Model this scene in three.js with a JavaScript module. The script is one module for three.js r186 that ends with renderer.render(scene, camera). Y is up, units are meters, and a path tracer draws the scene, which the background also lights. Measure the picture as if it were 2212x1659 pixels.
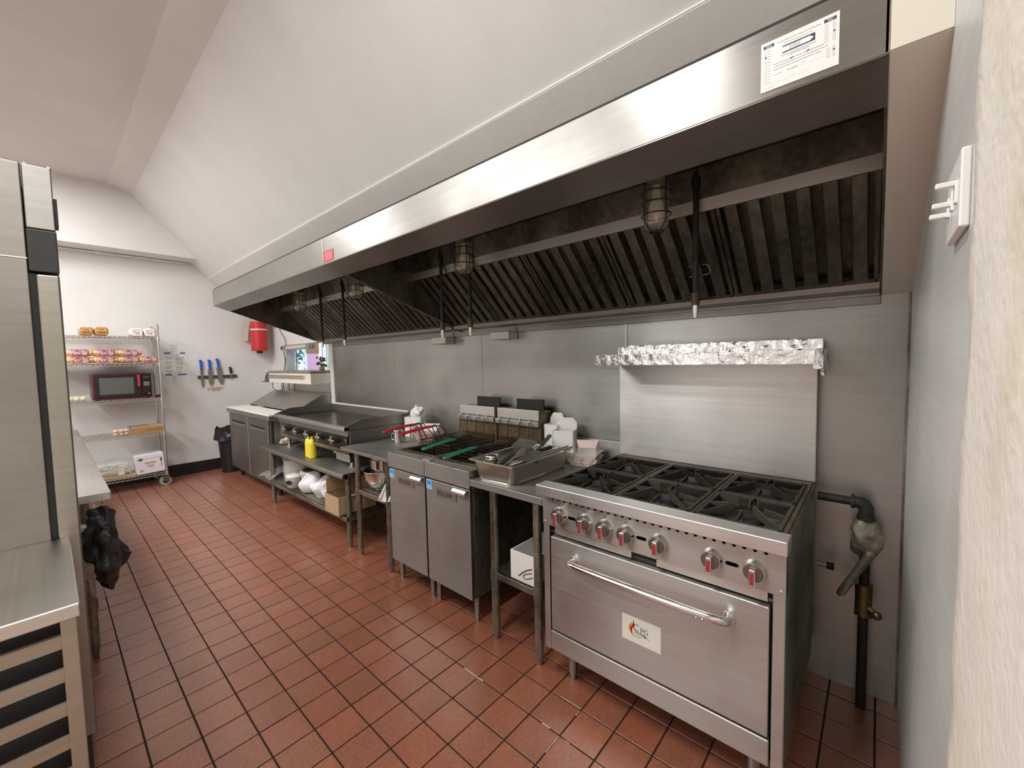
import * as THREE from 'three';
import { RoundedBoxGeometry } from 'three/addons/geometries/RoundedBoxGeometry.js';
import { mergeGeometries, mergeVertices } from 'three/addons/utils/BufferGeometryUtils.js';
import { RectAreaLightUniformsLib } from 'three/addons/lights/RectAreaLightUniformsLib.js';

// ---------------------------------------------------------------- camera, sky, lamps, exposure
// x runs along the cook line, the steel wall is z = 0, the aisle is at z > 0.8, y is up; metres.
const scene = new THREE.Scene();
const camera = new THREE.PerspectiveCamera(85.75, 2212 / 1659, 0.02, 60);
camera.position.set(1.1064, 1.4609, 2.2517);
camera.rotation.order = 'YXZ';
camera.rotation.set(-0.0589, 0.7257, -0.0204);
camera.updateMatrixWorld();
const renderer = new THREE.WebGLRenderer({ antialias: true });
renderer.toneMapping = THREE.LinearToneMapping;
renderer.toneMappingExposure = 1.08;
renderer.shadowMap.enabled = true;
scene.background = new THREE.Color().setRGB(1.15, 1.75, 2.4);   // overcast daylight outside the dining-room windows
RectAreaLightUniformsLib.init();
const TROFFERS = [   // x, z, length, width, glow: fluorescent strips on the flat ceiling, running along the aisle; third one added to brighten the far wall
  [-2.2, 3.5, 2.44, 0.36, 29], [-2.2, 5.1, 2.44, 0.36, 29], [-4.2, 2.85, 1.22, 0.36, 45], [0.1, 2.4, 0.32, 0.92, 42],
];
const LAMP_TINT = [1.0, 0.992, 0.985];

// ---------------------------------------------------------------- helpers
let seed = 7;
const rnd = () => { seed = (seed + 0x6D2B79F5) | 0; let t = Math.imul(seed ^ (seed >>> 15), 1 | seed); t = (t + Math.imul(t ^ (t >>> 7), 61 | t)) ^ t; return ((t ^ (t >>> 14)) >>> 0) / 4294967296; };
const rr = (a, b) => a + (b - a) * rnd();
const V = (x, y, z) => new THREE.Vector3(x, y, z);
function prep(g) {                                   // plain position + normal + uv, no index
  let h = g.index ? g.toNonIndexed() : g;
  for (const k of Object.keys(h.attributes)) if (!['position', 'normal', 'uv'].includes(k)) h.deleteAttribute(k);
  if (!h.attributes.normal) h.computeVertexNormals();
  if (!h.attributes.uv) h.setAttribute('uv', new THREE.BufferAttribute(new Float32Array(h.attributes.position.count * 2), 2));
  return h;
}
function metric(g) {                                 // uv in metres, by the way each face points
  const p = g.attributes.position, u = g.attributes.uv, a = V(), b = V(), c = V(), n = V();
  for (let i = 0; i < p.count; i += 3) {
    a.fromBufferAttribute(p, i); b.fromBufferAttribute(p, i + 1); c.fromBufferAttribute(p, i + 2);
    n.crossVectors(b.clone().sub(a), c.clone().sub(a));
    const x = Math.abs(n.x), y = Math.abs(n.y), z = Math.abs(n.z);
    [a, b, c].forEach((q, k) => { if (z >= x && z >= y) u.setXY(i + k, q.x, q.y); else if (x >= y) u.setXY(i + k, q.z, q.y); else u.setXY(i + k, q.x, q.z); });
  }
  return g;
}
const J = (...gs) => mergeGeometries(gs.flat(9).map(prep));
const box = (x0, x1, y0, y1, z0, z1) => new THREE.BoxGeometry(x1 - x0, y1 - y0, z1 - z0).translate((x0 + x1) / 2, (y0 + y1) / 2, (z0 + z1) / 2);
const rbox = (x0, x1, y0, y1, z0, z1, r = 0.004, s = 2) => new RoundedBoxGeometry(x1 - x0, y1 - y0, z1 - z0, s, Math.min(r, (x1 - x0) / 2.01, (y1 - y0) / 2.01, (z1 - z0) / 2.01)).translate((x0 + x1) / 2, (y0 + y1) / 2, (z0 + z1) / 2);
function cyl(a, b, r, r2 = r, s = 16, open = false) {
  const A = V(...a), B = V(...b), d = B.clone().sub(A), g = new THREE.CylinderGeometry(r2, r, d.length(), s, 1, open);
  g.applyQuaternion(new THREE.Quaternion().setFromUnitVectors(V(0, 1, 0), d.normalize()));
  return g.translate((a[0] + b[0]) / 2, (a[1] + b[1]) / 2, (a[2] + b[2]) / 2);
}
const tube = (pts, r, n = 24, s = 8, closed = false, t = 0.5) => new THREE.TubeGeometry(new THREE.CatmullRomCurve3(pts.map((p) => V(...p)), closed, 'catmullrom', t), n, r, s, closed);
function bent(pts, r, s = 8) {                       // rods with sharp bends: capped straight runs and balls at the corners
  const gs = [];
  for (let i = 0; i + 1 < pts.length; i++) { gs.push(cyl(pts[i], pts[i + 1], r, r, s)); if (i) gs.push(new THREE.SphereGeometry(r, s, 6).translate(...pts[i])); }
  return gs;
}
const lathe = (prof, at, s = 28) => new THREE.LatheGeometry(prof.map(([r, y]) => new THREE.Vector2(Math.max(r, 0.0001), y)), s).translate(...at);
const ball = (at, r, sx = 1, sy = 1, sz = 1, n = 14) => new THREE.SphereGeometry(r, n, Math.ceil(n * 0.7)).scale(sx, sy, sz).translate(...at);
function prismX(zy, x0, x1, bevel = 0) {             // outline of [z, y] pairs pulled along x
  const s = new THREE.Shape(zy.map(([z, y]) => new THREE.Vector2(z, y)));
  const g = new THREE.ExtrudeGeometry(s, { depth: x1 - x0 - 2 * bevel, bevelEnabled: bevel > 0, bevelThickness: bevel, bevelSize: bevel, bevelOffset: -bevel, bevelSegments: 2 });
  g.translate(0, 0, bevel);
  return g.applyMatrix4(new THREE.Matrix4().set(0, 0, 1, x0, 0, 1, 0, 0, 1, 0, 0, 0, 0, 0, 0, 1)).scale(1, 1, 1);
}
function flipIfNeeded(g) {                           // prismX mirrors: turn the triangles round
  const p = g.attributes.position.array, n = g.attributes.normal && g.attributes.normal.array, u = g.attributes.uv && g.attributes.uv.array;
  for (let i = 0; i < p.length; i += 9) for (let k = 0; k < 3; k++) { const t = p[i + 3 + k]; p[i + 3 + k] = p[i + 6 + k]; p[i + 6 + k] = t; }
  if (u) for (let i = 0; i < u.length; i += 6) for (let k = 0; k < 2; k++) { const t = u[i + 2 + k]; u[i + 2 + k] = u[i + 4 + k]; u[i + 4 + k] = t; }
  g.computeVertexNormals(); return g;
}
const pX = (zy, x0, x1, bevel = 0) => flipIfNeeded(prep(prismX(zy, x0, x1, bevel)));
function prismZ(xy, z0, z1, holes = []) {            // outline of [x, y] pairs pulled along z
  const s = new THREE.Shape(xy.map(([x, y]) => new THREE.Vector2(x, y)));
  for (const h of holes) s.holes.push(new THREE.Path(h.map(([x, y]) => new THREE.Vector2(x, y))));
  return new THREE.ExtrudeGeometry(s, { depth: z1 - z0, bevelEnabled: false, curveSegments: 10 }).translate(0, 0, z0);
}
function crumple(g, amp, freq, k = 1) {              // push vertices about, alike for equal positions
  g = mergeVertices(g.deleteAttribute('uv') && g.deleteAttribute('normal') ? g : g, 1e-5);
  const p = g.attributes.position;
  for (let i = 0; i < p.count; i++) {
    const x = p.getX(i), y = p.getY(i), z = p.getZ(i);
    const h = (a) => noise3(x * freq + a, y * freq + a * 1.7, z * freq - a);
    p.setXYZ(i, x + amp * h(1.3 * k), y + amp * h(7.1 * k), z + amp * h(13.7 * k));
  }
  g.computeVertexNormals(); return g;
}
function hash3(i, j, k) { let h = (i * 374761393 + j * 668265263 + k * 2147483647) | 0; h = Math.imul(h ^ (h >>> 13), 1274126177); return ((h ^ (h >>> 16)) >>> 0) / 2147483648 - 1; }
function noise3(x, y, z) {
  const i = Math.floor(x), j = Math.floor(y), k = Math.floor(z), f = x - i, g = y - j, h = z - k, s = (t) => t * t * (3 - 2 * t), L = (a, b, t) => a + (b - a) * t;
  const u = s(f), v = s(g), w = s(h);
  return L(L(L(hash3(i, j, k), hash3(i + 1, j, k), u), L(hash3(i, j + 1, k), hash3(i + 1, j + 1, k), u), v), L(L(hash3(i, j, k + 1), hash3(i + 1, j, k + 1), u), L(hash3(i, j + 1, k + 1), hash3(i + 1, j + 1, k + 1), u), v), w);
}
// objects
const taken = new Map();
function numbered(name) { const n = taken.get(name) || 0; taken.set(name, n + 1); return n ? name + '_' + String(n).padStart(3, '0') : name; }
function tag(o, label, category, group) { o.userData.label = label; o.userData.category = category; if (group) o.userData.group = group; return o; }
function thing(name, label, category, at = [0, 0, 0], group) {   // a Group at the thing's base; its parts are written in room coordinates
  const o = new THREE.Group(); o.name = numbered(name); o.position.set(...at); scene.add(o);
  return tag(o, label, category, group);
}
function shell(name) { const o = new THREE.Group(); o.name = name; o.userData.kind = 'structure'; scene.add(o); return o; }
function obj(name, geo, mat, parent = scene, opt = {}) {
  let g = Array.isArray(geo) ? J(geo) : prep(geo);
  if (!opt.uv) metric(g);
  let off = V(0, 0, 0); for (let p = parent; p && p !== scene; p = p.parent) off.add(p.position);
  if (opt.at) { g.translate(-opt.at[0], -opt.at[1], -opt.at[2]); }
  else if (off.lengthSq()) g.translate(-off.x, -off.y, -off.z);
  const m = new THREE.Mesh(g, mat);
  if (opt.at) m.position.set(opt.at[0] - off.x, opt.at[1] - off.y, opt.at[2] - off.z);
  m.name = parent === scene ? numbered(name) : name;
  m.castShadow = m.receiveShadow = true; parent.add(m);
  if (opt.label) m.userData.label = opt.label;
  if (opt.kind) m.userData.kind = opt.kind;
  return m;
}
function struct(name, geo, mat, opt = {}) { const m = obj(name, geo, mat, scene, opt); m.userData.kind = 'structure'; return m; }
function solo(name, label, category, geo, mat, group, opt = {}) { return tag(obj(name, geo, mat, scene, opt), label, category, group); }
function dup(o, dx, dy, dz, label, turn = 0) {
  const c = o.clone(); c.name = numbered(o.name.replace(/_\d\d\d$/, '')); c.position.x += dx; c.position.y += dy; c.position.z += dz; c.rotation.y += turn;
  c.userData = { ...o.userData }; if (label) c.userData.label = label; scene.add(c); return c;
}

// ---------------------------------------------------------------- textures and materials
function grid(n, f) { const d = new Float32Array(n * n); for (let y = 0; y < n; y++) for (let x = 0; x < n; x++) d[y * n + x] = f(x / n, y / n); return d; }
function pnoise(cells, cy, sd) {                     // tileable value noise
  const t = []; const old = seed; seed = sd; for (let i = 0; i < cells * cy; i++) t.push(rnd()); seed = old;
  return (x, y) => { x *= cells; y *= cy; const i = Math.floor(x), j = Math.floor(y), s = (q) => q * q * (3 - 2 * q), u = s(x - i), v = s(y - j), T = (a, b) => t[((b % cy) + cy) % cy * cells + ((a % cells) + cells) % cells];
    return (T(i, j) * (1 - u) + T(i + 1, j) * u) * (1 - v) + (T(i, j + 1) * (1 - u) + T(i + 1, j + 1) * u) * v; };
}
function fbm(c, cy, oct, sd) { const ns = []; for (let o = 0; o < oct; o++) ns.push(pnoise(c << o, cy << o, sd + o * 17)); return (x, y) => { let s = 0, a = 0.5, w = 0; for (const n of ns) { s += a * n(x, y); w += a; a *= 0.5; } return s / w; }; }
function texture(n, f, size, srgb = false) {         // f -> [r, g, b] or a grey, size: metres it covers
  const d = new Uint8Array(n * n * 4);
  for (let y = 0; y < n; y++) for (let x = 0; x < n; x++) { const v = f(x / n, y / n), i = (y * n + x) * 4; const c = Array.isArray(v) ? v : [v, v, v]; for (let k = 0; k < 3; k++) d[i + k] = Math.max(0, Math.min(255, Math.round(c[k] * 255))); d[i + 3] = 255; }
  const t = new THREE.DataTexture(d, n, n); t.wrapS = t.wrapT = THREE.RepeatWrapping; t.magFilter = THREE.LinearFilter; t.minFilter = THREE.LinearMipmapLinearFilter; t.generateMipmaps = true;
  if (srgb) t.colorSpace = THREE.SRGBColorSpace; if (size) t.repeat.set(1 / size, 1 / size); t.needsUpdate = true; return t;
}
function canvas(w, h, draw) {
  const c = document.createElement('canvas'); c.width = w; c.height = h; const x = c.getContext('2d'); draw(x, w, h);
  const t = new THREE.CanvasTexture(c); t.colorSpace = THREE.SRGBColorSpace; t.magFilter = THREE.LinearFilter; return t;
}
const streak = fbm(2, 128, 3, 11), blot = fbm(4, 4, 4, 23), blot2 = fbm(3, 3, 5, 41), fine = fbm(48, 48, 3, 57), speck = fbm(64, 64, 2, 91), mid = fbm(10, 10, 4, 77), grain = fbm(150, 150, 2, 131);
const steelRough = texture(512, (x, y) => 0.86 + 0.12 * (streak(x, y) - 0.5) + 0.3 * (blot(x, y) - 0.5), 0.8);
const steelCol = texture(512, (x, y) => { const v = 0.93 + 0.06 * (streak(x, y) - 0.5) + 0.14 * (blot2(x, y) - 0.5); return [v, v * 0.998, v * 0.99]; }, 1.1, true);
const dentBump = texture(256, (x, y) => blot(x, y), 1.3);
const grime = texture(512, (x, y) => { const v = 0.72 + 0.9 * (blot2(x, y) - 0.5) + 0.25 * (fine(x, y) - 0.5); return [v, v * 0.96, v * 0.88]; }, 0.9, true);
const paintBump = texture(512, (x, y) => 0.5 * fine(x, y) + 0.5 * mid(x, y), 0.6);
const paintCol = texture(512, (x, y) => { const v = 0.965 + 0.05 * (blot(x, y) - 0.5) + 0.03 * (mid(x, y) - 0.5); return [v, v, v]; }, 2.4, true);
const plasterCol = texture(512, (x, y) => { const a = mid(x, y), b = blot2(x, y), c = Math.max(0, b - 0.56) * 1.0; const v = 0.98 + 0.05 * (a - 0.5); return [v - c * 0.25, v - c * 0.35, v - c * 0.6]; }, 0.9, true);
const tileCol = texture(512, (x, y) => { const v = 0.9 + 0.2 * (blot2(x, y) - 0.5) + 0.22 * (grain(x, y) - 0.5); const w = 0.985 + 0.12 * (blot(x, y) - 0.5); return [v, v * w, v * w]; }, 0.9, true);
const tileBump = texture(512, (x, y) => 0.6 * grain(x, y) + 0.4 * blot(x, y), 0.5);
const groutCol = texture(1024, (x, y) => { const a = fbmG(x, y), w = Math.max(0, a - 0.66) * 5; return [0.42 + w * 0.5, 0.33 + w * 0.5, 0.28 + w * 0.45]; }, 3.0, true);
function fbmG(x, y) { return 0.6 * mid(x, y) + 0.4 * speck(x, y); }
const wrapBump = texture(512, (x, y) => { const a = Math.abs(mid(x, y) - 0.5) * 2, b = Math.abs(fine(x, y) - 0.5) * 2; return 0.7 * a + 0.3 * b; }, 0.35);
const clothBump = texture(256, (x, y) => fine(x, y), 0.1);

const S = (color, rough, metal = 0, extra = {}) => new THREE.MeshPhysicalMaterial({ color: Array.isArray(color) ? new THREE.Color().setRGB(...color) : color, roughness: rough, metalness: metal, ...extra });
const steelOf = (c, r, extra = {}) => S(c, r, 1, { map: steelCol, roughnessMap: steelRough, anisotropy: 0.7, anisotropyRotation: Math.PI / 2, ...extra });   // brushed along u
const m = {
  steel: steelOf([0.60, 0.59, 0.57], 0.5),
  steelFry: steelOf([0.40, 0.385, 0.365], 0.56),
  steelBright: steelOf([0.80, 0.79, 0.77], 0.45),
  steelDull: steelOf([0.40, 0.388, 0.372], 0.58),
  steelWall: S([0.48, 0.476, 0.457], 0.46, 1, { map: steelCol, roughnessMap: steelRough, bumpMap: dentBump, bumpScale: 0.002, anisotropy: 0.6, anisotropyRotation: Math.PI / 2 }),
  galv: S([0.42, 0.44, 0.42], 0.6, 0.9, { map: grime, roughnessMap: steelRough }),
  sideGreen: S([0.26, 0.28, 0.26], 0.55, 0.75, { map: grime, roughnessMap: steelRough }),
  chrome: S([0.72, 0.71, 0.68], 0.16, 1),
  wire: S([0.62, 0.61, 0.58], 0.3, 1),
  hoodSteel: steelOf([0.37, 0.36, 0.34], 0.42),
  hoodInner: S([0.32, 0.31, 0.295], 0.5, 0.9, { map: grime }),
  filter: S([0.27, 0.268, 0.262], 0.48, 0.95, { map: grime }),
  railSteel: S([0.46, 0.44, 0.415], 0.5, 0.9, { map: steelCol }),
  iron: S([0.024, 0.023, 0.022], 0.62, 0.0, { map: grime, bumpMap: clothBump, bumpScale: 0.0004 }),
  ironGrey: S([0.075, 0.073, 0.07], 0.6, 0.1, { map: grime, bumpMap: clothBump, bumpScale: 0.0004 }),
  burnt: S([0.20, 0.15, 0.09], 0.62, 0.6, { map: grime }),
  black: S([0.011, 0.011, 0.012], 0.45),
  rubber: S([0.02, 0.02, 0.021], 0.75),
  shadeAndGlass: S([0.014, 0.013, 0.012], 0.6),  // near-black standing for shade in gaps and recesses, also the dispenser window
  oil: S([0.02, 0.012, 0.006], 0.15),
  basketWire: S([0.085, 0.07, 0.055], 0.5, 0.8),
  gripGreen: S([0.02, 0.20, 0.12], 0.45), gripRed: S([0.42, 0.02, 0.03], 0.45),
  red: S([0.62, 0.03, 0.035], 0.35), redGlass: S([0.36, 0.035, 0.04], 0.3, 0.1),
  white: S([0.80, 0.79, 0.76], 0.55), cream: S([0.74, 0.70, 0.60], 0.6),
  plastic: S([0.84, 0.83, 0.80], 0.35), board: S([0.82, 0.80, 0.74], 0.5),
  wallPaint: S([0.82, 0.805, 0.785], 0.75, 0, { map: paintCol, bumpMap: paintBump, bumpScale: 0.0012 }),
  ceilPaint: S([0.78, 0.765, 0.735], 0.8, 0, { map: paintCol, bumpMap: paintBump, bumpScale: 0.001 }),
  plaster: S([0.80, 0.755, 0.67], 0.85, 0, { map: plasterCol, bumpMap: paintBump, bumpScale: 0.003 }),
  filler: S([0.86, 0.81, 0.70], 0.7, 0, { map: paintCol, bumpMap: paintBump, bumpScale: 0.001 }),
  greyPanel: S([0.74, 0.745, 0.72], 0.42, 0.1, { map: steelCol, roughnessMap: steelRough }),
  baseBlack: S([0.008, 0.007, 0.007], 0.5),
  cardboard: S([0.45, 0.31, 0.18], 0.85, 0, { bumpMap: clothBump, bumpScale: 0.0003 }),
  paper: S([0.86, 0.85, 0.82], 0.8),
  bun: S([0.72, 0.45, 0.21], 0.7), bread: S([0.56, 0.36, 0.19], 0.75),
  film: S([0.95, 0.95, 0.95], 0.12, 0, { transmission: 0.85, thickness: 0, bumpMap: wrapBump, bumpScale: 0.004, side: THREE.DoubleSide }),
  bagBlack: S([0.012, 0.012, 0.013], 0.28, 0, { bumpMap: wrapBump, bumpScale: 0.004, side: THREE.DoubleSide }),
  bagWhite: S([0.86, 0.85, 0.86], 0.4, 0, { bumpMap: wrapBump, bumpScale: 0.004 }),
  foil: S([0.91, 0.91, 0.91], 0.17, 1, { bumpMap: wrapBump, bumpScale: 0.002 }),
  linerFoil: S([0.42, 0.42, 0.41], 0.42, 0.9, { map: grime, bumpMap: wrapBump, bumpScale: 0.008 }),
  glass: S([0.96, 0.97, 0.95], 0.05, 0, { transmission: 1, thickness: 0 }),
  granite: S([0.40, 0.36, 0.31], 0.3, 0, { map: texture(256, (x, y) => { const v = speck(x, y) > 0.55 ? 0.95 : speck(y, x) > 0.6 ? 0.45 : 0.75; return [v, v * 0.95, v * 0.88]; }, 0.25, true) }),
  yellow: S([0.86, 0.68, 0.05], 0.35), bluePlastic: S([0.02, 0.12, 0.55], 0.4), tapeBlue: S([0.03, 0.13, 0.48], 0.6),
  blade: S([0.42, 0.41, 0.40], 0.35, 1), mwRed: S([0.11, 0.008, 0.015], 0.28), wood: S([0.28, 0.13, 0.06], 0.6),
};
const tileTints = [[0.405, 0.148, 0.080], [0.388, 0.138, 0.074], [0.42, 0.158, 0.088], [0.396, 0.150, 0.085]];
m.tiles = tileTints.map((c) => S(c, 0.34, 0, { ior: 1.75, clearcoat: 0.9, clearcoatRoughness: 0.3, map: tileCol, bumpMap: tileBump, bumpScale: 0.0005 }));
m.grout = S([0.16, 0.10, 0.075], 0.9, 0, { map: groutCol });
const print = (t, rough = 0.55, extra = {}) => new THREE.MeshPhysicalMaterial({ map: t, roughness: rough, metalness: 0, ...extra });
const decalZ = (x0, x1, y0, y1, z) => new THREE.PlaneGeometry(x1 - x0, y1 - y0).translate((x0 + x1) / 2, (y0 + y1) / 2, z);              // faces the aisle
const decalX = (x, y0, y1, z0, z1) => new THREE.PlaneGeometry(z1 - z0, y1 - y0).rotateY(Math.PI / 2).translate(x, (y0 + y1) / 2, (z0 + z1) / 2); // faces +x
// ---------------------------------------------------------------- the room
const XR = 1.197, XF = -5.9, ZB = 6.3, YC = 3.565;
// floor: quarry tiles, six inches, laid with recessed joints
{
  const fl = shell('floor'), s = 0.1525, gx = -1.3112, gz = 2.228, gap = 0.006;
  obj('grout_bed', box(XF - 0.1, XR + 0.1, -0.12, -0.0022, -0.12, ZB + 0.1), m.grout, fl);
  const tileGeo = (u, v) => {                        // a slab with eased edges: 18 triangles
    const h = (s - gap) / 2, c = 0.0008, q = h - c, P = [], N = (a, b, d, e) => P.push(...a, ...b, ...d, ...a, ...d, ...e);
    const t = [[-q, 0, -q], [-q, 0, q], [q, 0, q], [q, 0, -q]], k = [[-h, -c, -h], [-h, -c, h], [h, -c, h], [h, -c, -h]], b = k.map(([x, , z]) => [x, -0.012, z]);
    N(t[0], t[1], t[2], t[3]);
    for (let i = 0; i < 4; i++) { const j = (i + 1) % 4; N(t[j], t[i], k[i], k[j]); N(k[j], k[i], b[i], b[j]); }
    const g = new THREE.BufferGeometry(); g.setAttribute('position', new THREE.Float32BufferAttribute(P, 3));
    g.setAttribute('uv', new THREE.BufferAttribute(new Float32Array(P.length / 3 * 2), 2)); g.computeVertexNormals(); metric(g);
    for (let i = 0; i < P.length / 3; i++) g.attributes.uv.setXY(i, g.attributes.uv.getX(i) + u, g.attributes.uv.getY(i) + v);
    return g;
  };
  const variants = []; for (let i = 0; i < 14; i++) variants.push(tileGeo(rr(0, 5), rr(0, 5)));
  const spots = [], view = V();
  for (let i = -32; i < 18; i++) for (let j = -28; j < 16; j++) {
    const x = gx + (i + 0.5) * s, z = gz + (j + 0.5) * s;
    if (x < XF - 0.06 || x > XR + 0.07 || z < -0.06 || z > ZB) continue;
    view.set(x, 0, z); const d = view.distanceTo(camera.position);
    const n = view.clone().project(camera), seen = Math.abs(n.x) < 1.02 && Math.abs(n.y) < 1.02 && n.z < 1;
    const hidden = z < 0.7 && (x > -1.35 && x < 0.9 || x < -3.7) || z > 2.25;     // under or behind the equipment
    spots.push([x, z, d + (seen ? 0 : 40) + (hidden ? 15 : 0)]);
  }
  spots.sort((a, b) => a[2] - b[2]);
  const rest = [[], [], [], []];
  spots.forEach(([x, z], i) => {
    const g = variants[Math.floor(rnd() * 14)], k = Math.floor(rnd() * 4), dy = rr(-0.0006, 0.0006);
    if (i < 300) { const t = new THREE.Mesh(g, m.tiles[k]); t.name = 'tile'; t.position.set(x, dy, z); t.rotation.set(rr(-0.003, 0.003), 0, rr(-0.003, 0.003)); t.castShadow = t.receiveShadow = true; fl.add(t); }
    else rest[k].push(g.clone().rotateX(rr(-0.003, 0.003)).translate(x, dy, z));
  });
  // dried white residue in some joints by the range
  for (const [x0, x1, z0, z1] of [[-0.335, -0.21, 1.005, 1.012], [-0.29, -0.2, 1.012, 1.017], [0.107, 0.21, 0.848, 0.854], [0.127, 0.165, 1.004, 1.011], [0.211, 0.215, 1.012, 1.10], [0.209, 0.214, 0.862, 0.891], [0.055, 0.059, 1.095, 1.15], [0.24, 0.262, 1.009, 1.013]]) {
    const n = 9, P = []; for (let i = 0; i < n; i++) { const long = x1 - x0 > z1 - z0, a = i / (n - 1), w = 0.5 + 0.5 * Math.abs(noise3(i * 1.7, x0 * 90, z0 * 90)); if (long) { const x = x0 + (x1 - x0) * a, c = (z0 + z1) / 2, h = (z1 - z0) / 2 * w; P.push([x, c - h], [x, c + h]); } else { const z = z0 + (z1 - z0) * a, c = (x0 + x1) / 2, h = (x1 - x0) / 2 * w; P.push([c + h, z], [c - h, z]); } }
    const T = []; for (let i = 0; i + 3 < P.length; i += 2) for (const k of [i, i + 1, i + 3, i, i + 3, i + 2]) T.push(P[k][0], -0.0004, P[k][1]);
    const g = new THREE.BufferGeometry(); g.setAttribute('position', new THREE.Float32BufferAttribute(T, 3)); g.computeVertexNormals(); obj('joint_residue', g, S([0.62, 0.55, 0.47], 0.9, 0, { side: THREE.DoubleSide }), fl);
  }
  rest.forEach((gs, k) => { const t = new THREE.Mesh(mergeGeometries(gs), m.tiles[k]); t.name = 'far_tiles'; t.userData.kind = 'stuff'; t.castShadow = t.receiveShadow = true; fl.add(t); });
}
// walls
const PZ = -0.08;                                     // plaster wall with the serving hatch
struct('wall_far', box(XF - 0.15, XF, -0.1, YC + 0.2, PZ - 0.15, ZB), m.wallPaint);
struct('wall_far_header', box(XF, -5.57, 2.85, YC + 0.1, 0.2, ZB), m.wallPaint);
struct('baseboard_far', [rbox(XF, XF + 0.014, 0, 0.15, PZ, ZB, 0.005), cyl([XF + 0.012, 0.012, PZ], [XF + 0.012, 0.012, ZB], 0.012, 0.012, 8)], m.baseBlack);
struct('trim_1', [cyl([XF + 0.02, 2.832, 0.9], [XF + 0.02, 2.832, 4.5], 0.014, 0.014, 10), cyl([XF + 0.02, 2.832, 1.72], [XF + 0.02, 2.832, 1.78], 0.02, 0.02, 10)], m.white);
{ // hatch wall: opening from x -5.33 to -4.02, y 1.35 to 1.735
  const hx0 = -5.33, hx1 = -4.0, hy0 = 1.35, hy1 = 1.735;
  struct('wall_back_hatch', prismZ([[XF - 0.15, -0.1], [-3.69, -0.1], [-3.69, 2.6], [XF - 0.15, 2.6]], PZ - 0.12, PZ, [[[hx0, hy0], [hx1, hy0], [hx1, hy1], [hx0, hy1]]]), m.wallPaint);
  struct('trim_2', [rbox(-3.76, -3.675, 0.985, 1.69, PZ - 0.01, 0.012, 0.004), rbox(-3.76, -2.2, 0.985, 1.0, -0.01, 0.014, 0.003)], m.white);
}
{ // steel-clad wall behind the cook line: four sheets
  const w = shell('wall_back');
  obj('stud_wall', box(-3.69, XR + 0.15, -0.1, 2.6, -0.2, -0.004), m.wallPaint, w);
  const xs = [-3.68, -2.414, -1.197, 0.002, XR];
  for (let i = 0; i < 4; i++) obj('steel_panel', rbox(xs[i] + 0.0015, xs[i + 1] - 0.0015, 0.0, 1.70, -0.004, 0, 0.0015, 1), m.steelWall, w);
  obj('seam_strip', rbox(-0.006, 0.012, 0.95, 1.66, 0, 0.004, 0.0015), m.steel, w);
}
{ // right-hand end wall: grey sheet by the range, rough plaster toward the camera
  const w = shell('wall_right');
  obj('stud_wall', box(XR + 0.004, XR + 0.2, -0.1, YC + 0.2, -0.2, ZB), m.wallPaint, w);
  obj('grey_panel', box(XR, XR + 0.004, 0.0, 2.9, 0, 1.5), m.greyPanel, w);
  const pl = new THREE.BoxGeometry(0.014, 3.7, 1.8, 1, 90, 60).translate(XR - 0.0005, 1.75, 1.475 + 0.9);
  obj('plaster_face', crumple(pl, 0.0035, 14), m.plaster, w);
  obj('corner_bead', rbox(XR - 0.008, XR, 0.0, 1.69, 0, 0.006, 0.002), m.galv, w);
}
struct('wall_aisle', box(XF - 0.15, XR + 0.2, -0.1, YC + 0.2, ZB, ZB + 0.15), m.wallPaint);
// ceiling: steep slope rising from behind the hood, a flatter strip, then level
{
  const t = 0.12, x0 = XF - 0.15, x1 = XR + 0.2;
  struct('ceiling_foot', pX([[-0.2, 1.91], [0.695, 2.655], [0.695 - 0.06, 2.655 + 0.14], [-0.2, 2.1]], x0, x1), m.ceilPaint);
  struct('ceiling_slope', pX([[0.69, 2.668], [1.45, 3.495], [1.36, 3.60], [0.58, 2.75]], x0, x1), m.ceilPaint);
  struct('ceiling_strip', pX([[1.45, 3.495], [1.66, YC], [1.66, YC + t], [1.36, 3.62]], x0, x1), m.ceilPaint);
  struct('ceiling', box(x0, x1, YC, YC + t, 1.66, ZB + 0.1), m.ceilPaint);
  struct('trim_3', cyl([XF, 2.664, 0.694], [XR, 2.664, 0.694], 0.005, 0.005, 8), m.white);
}
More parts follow.
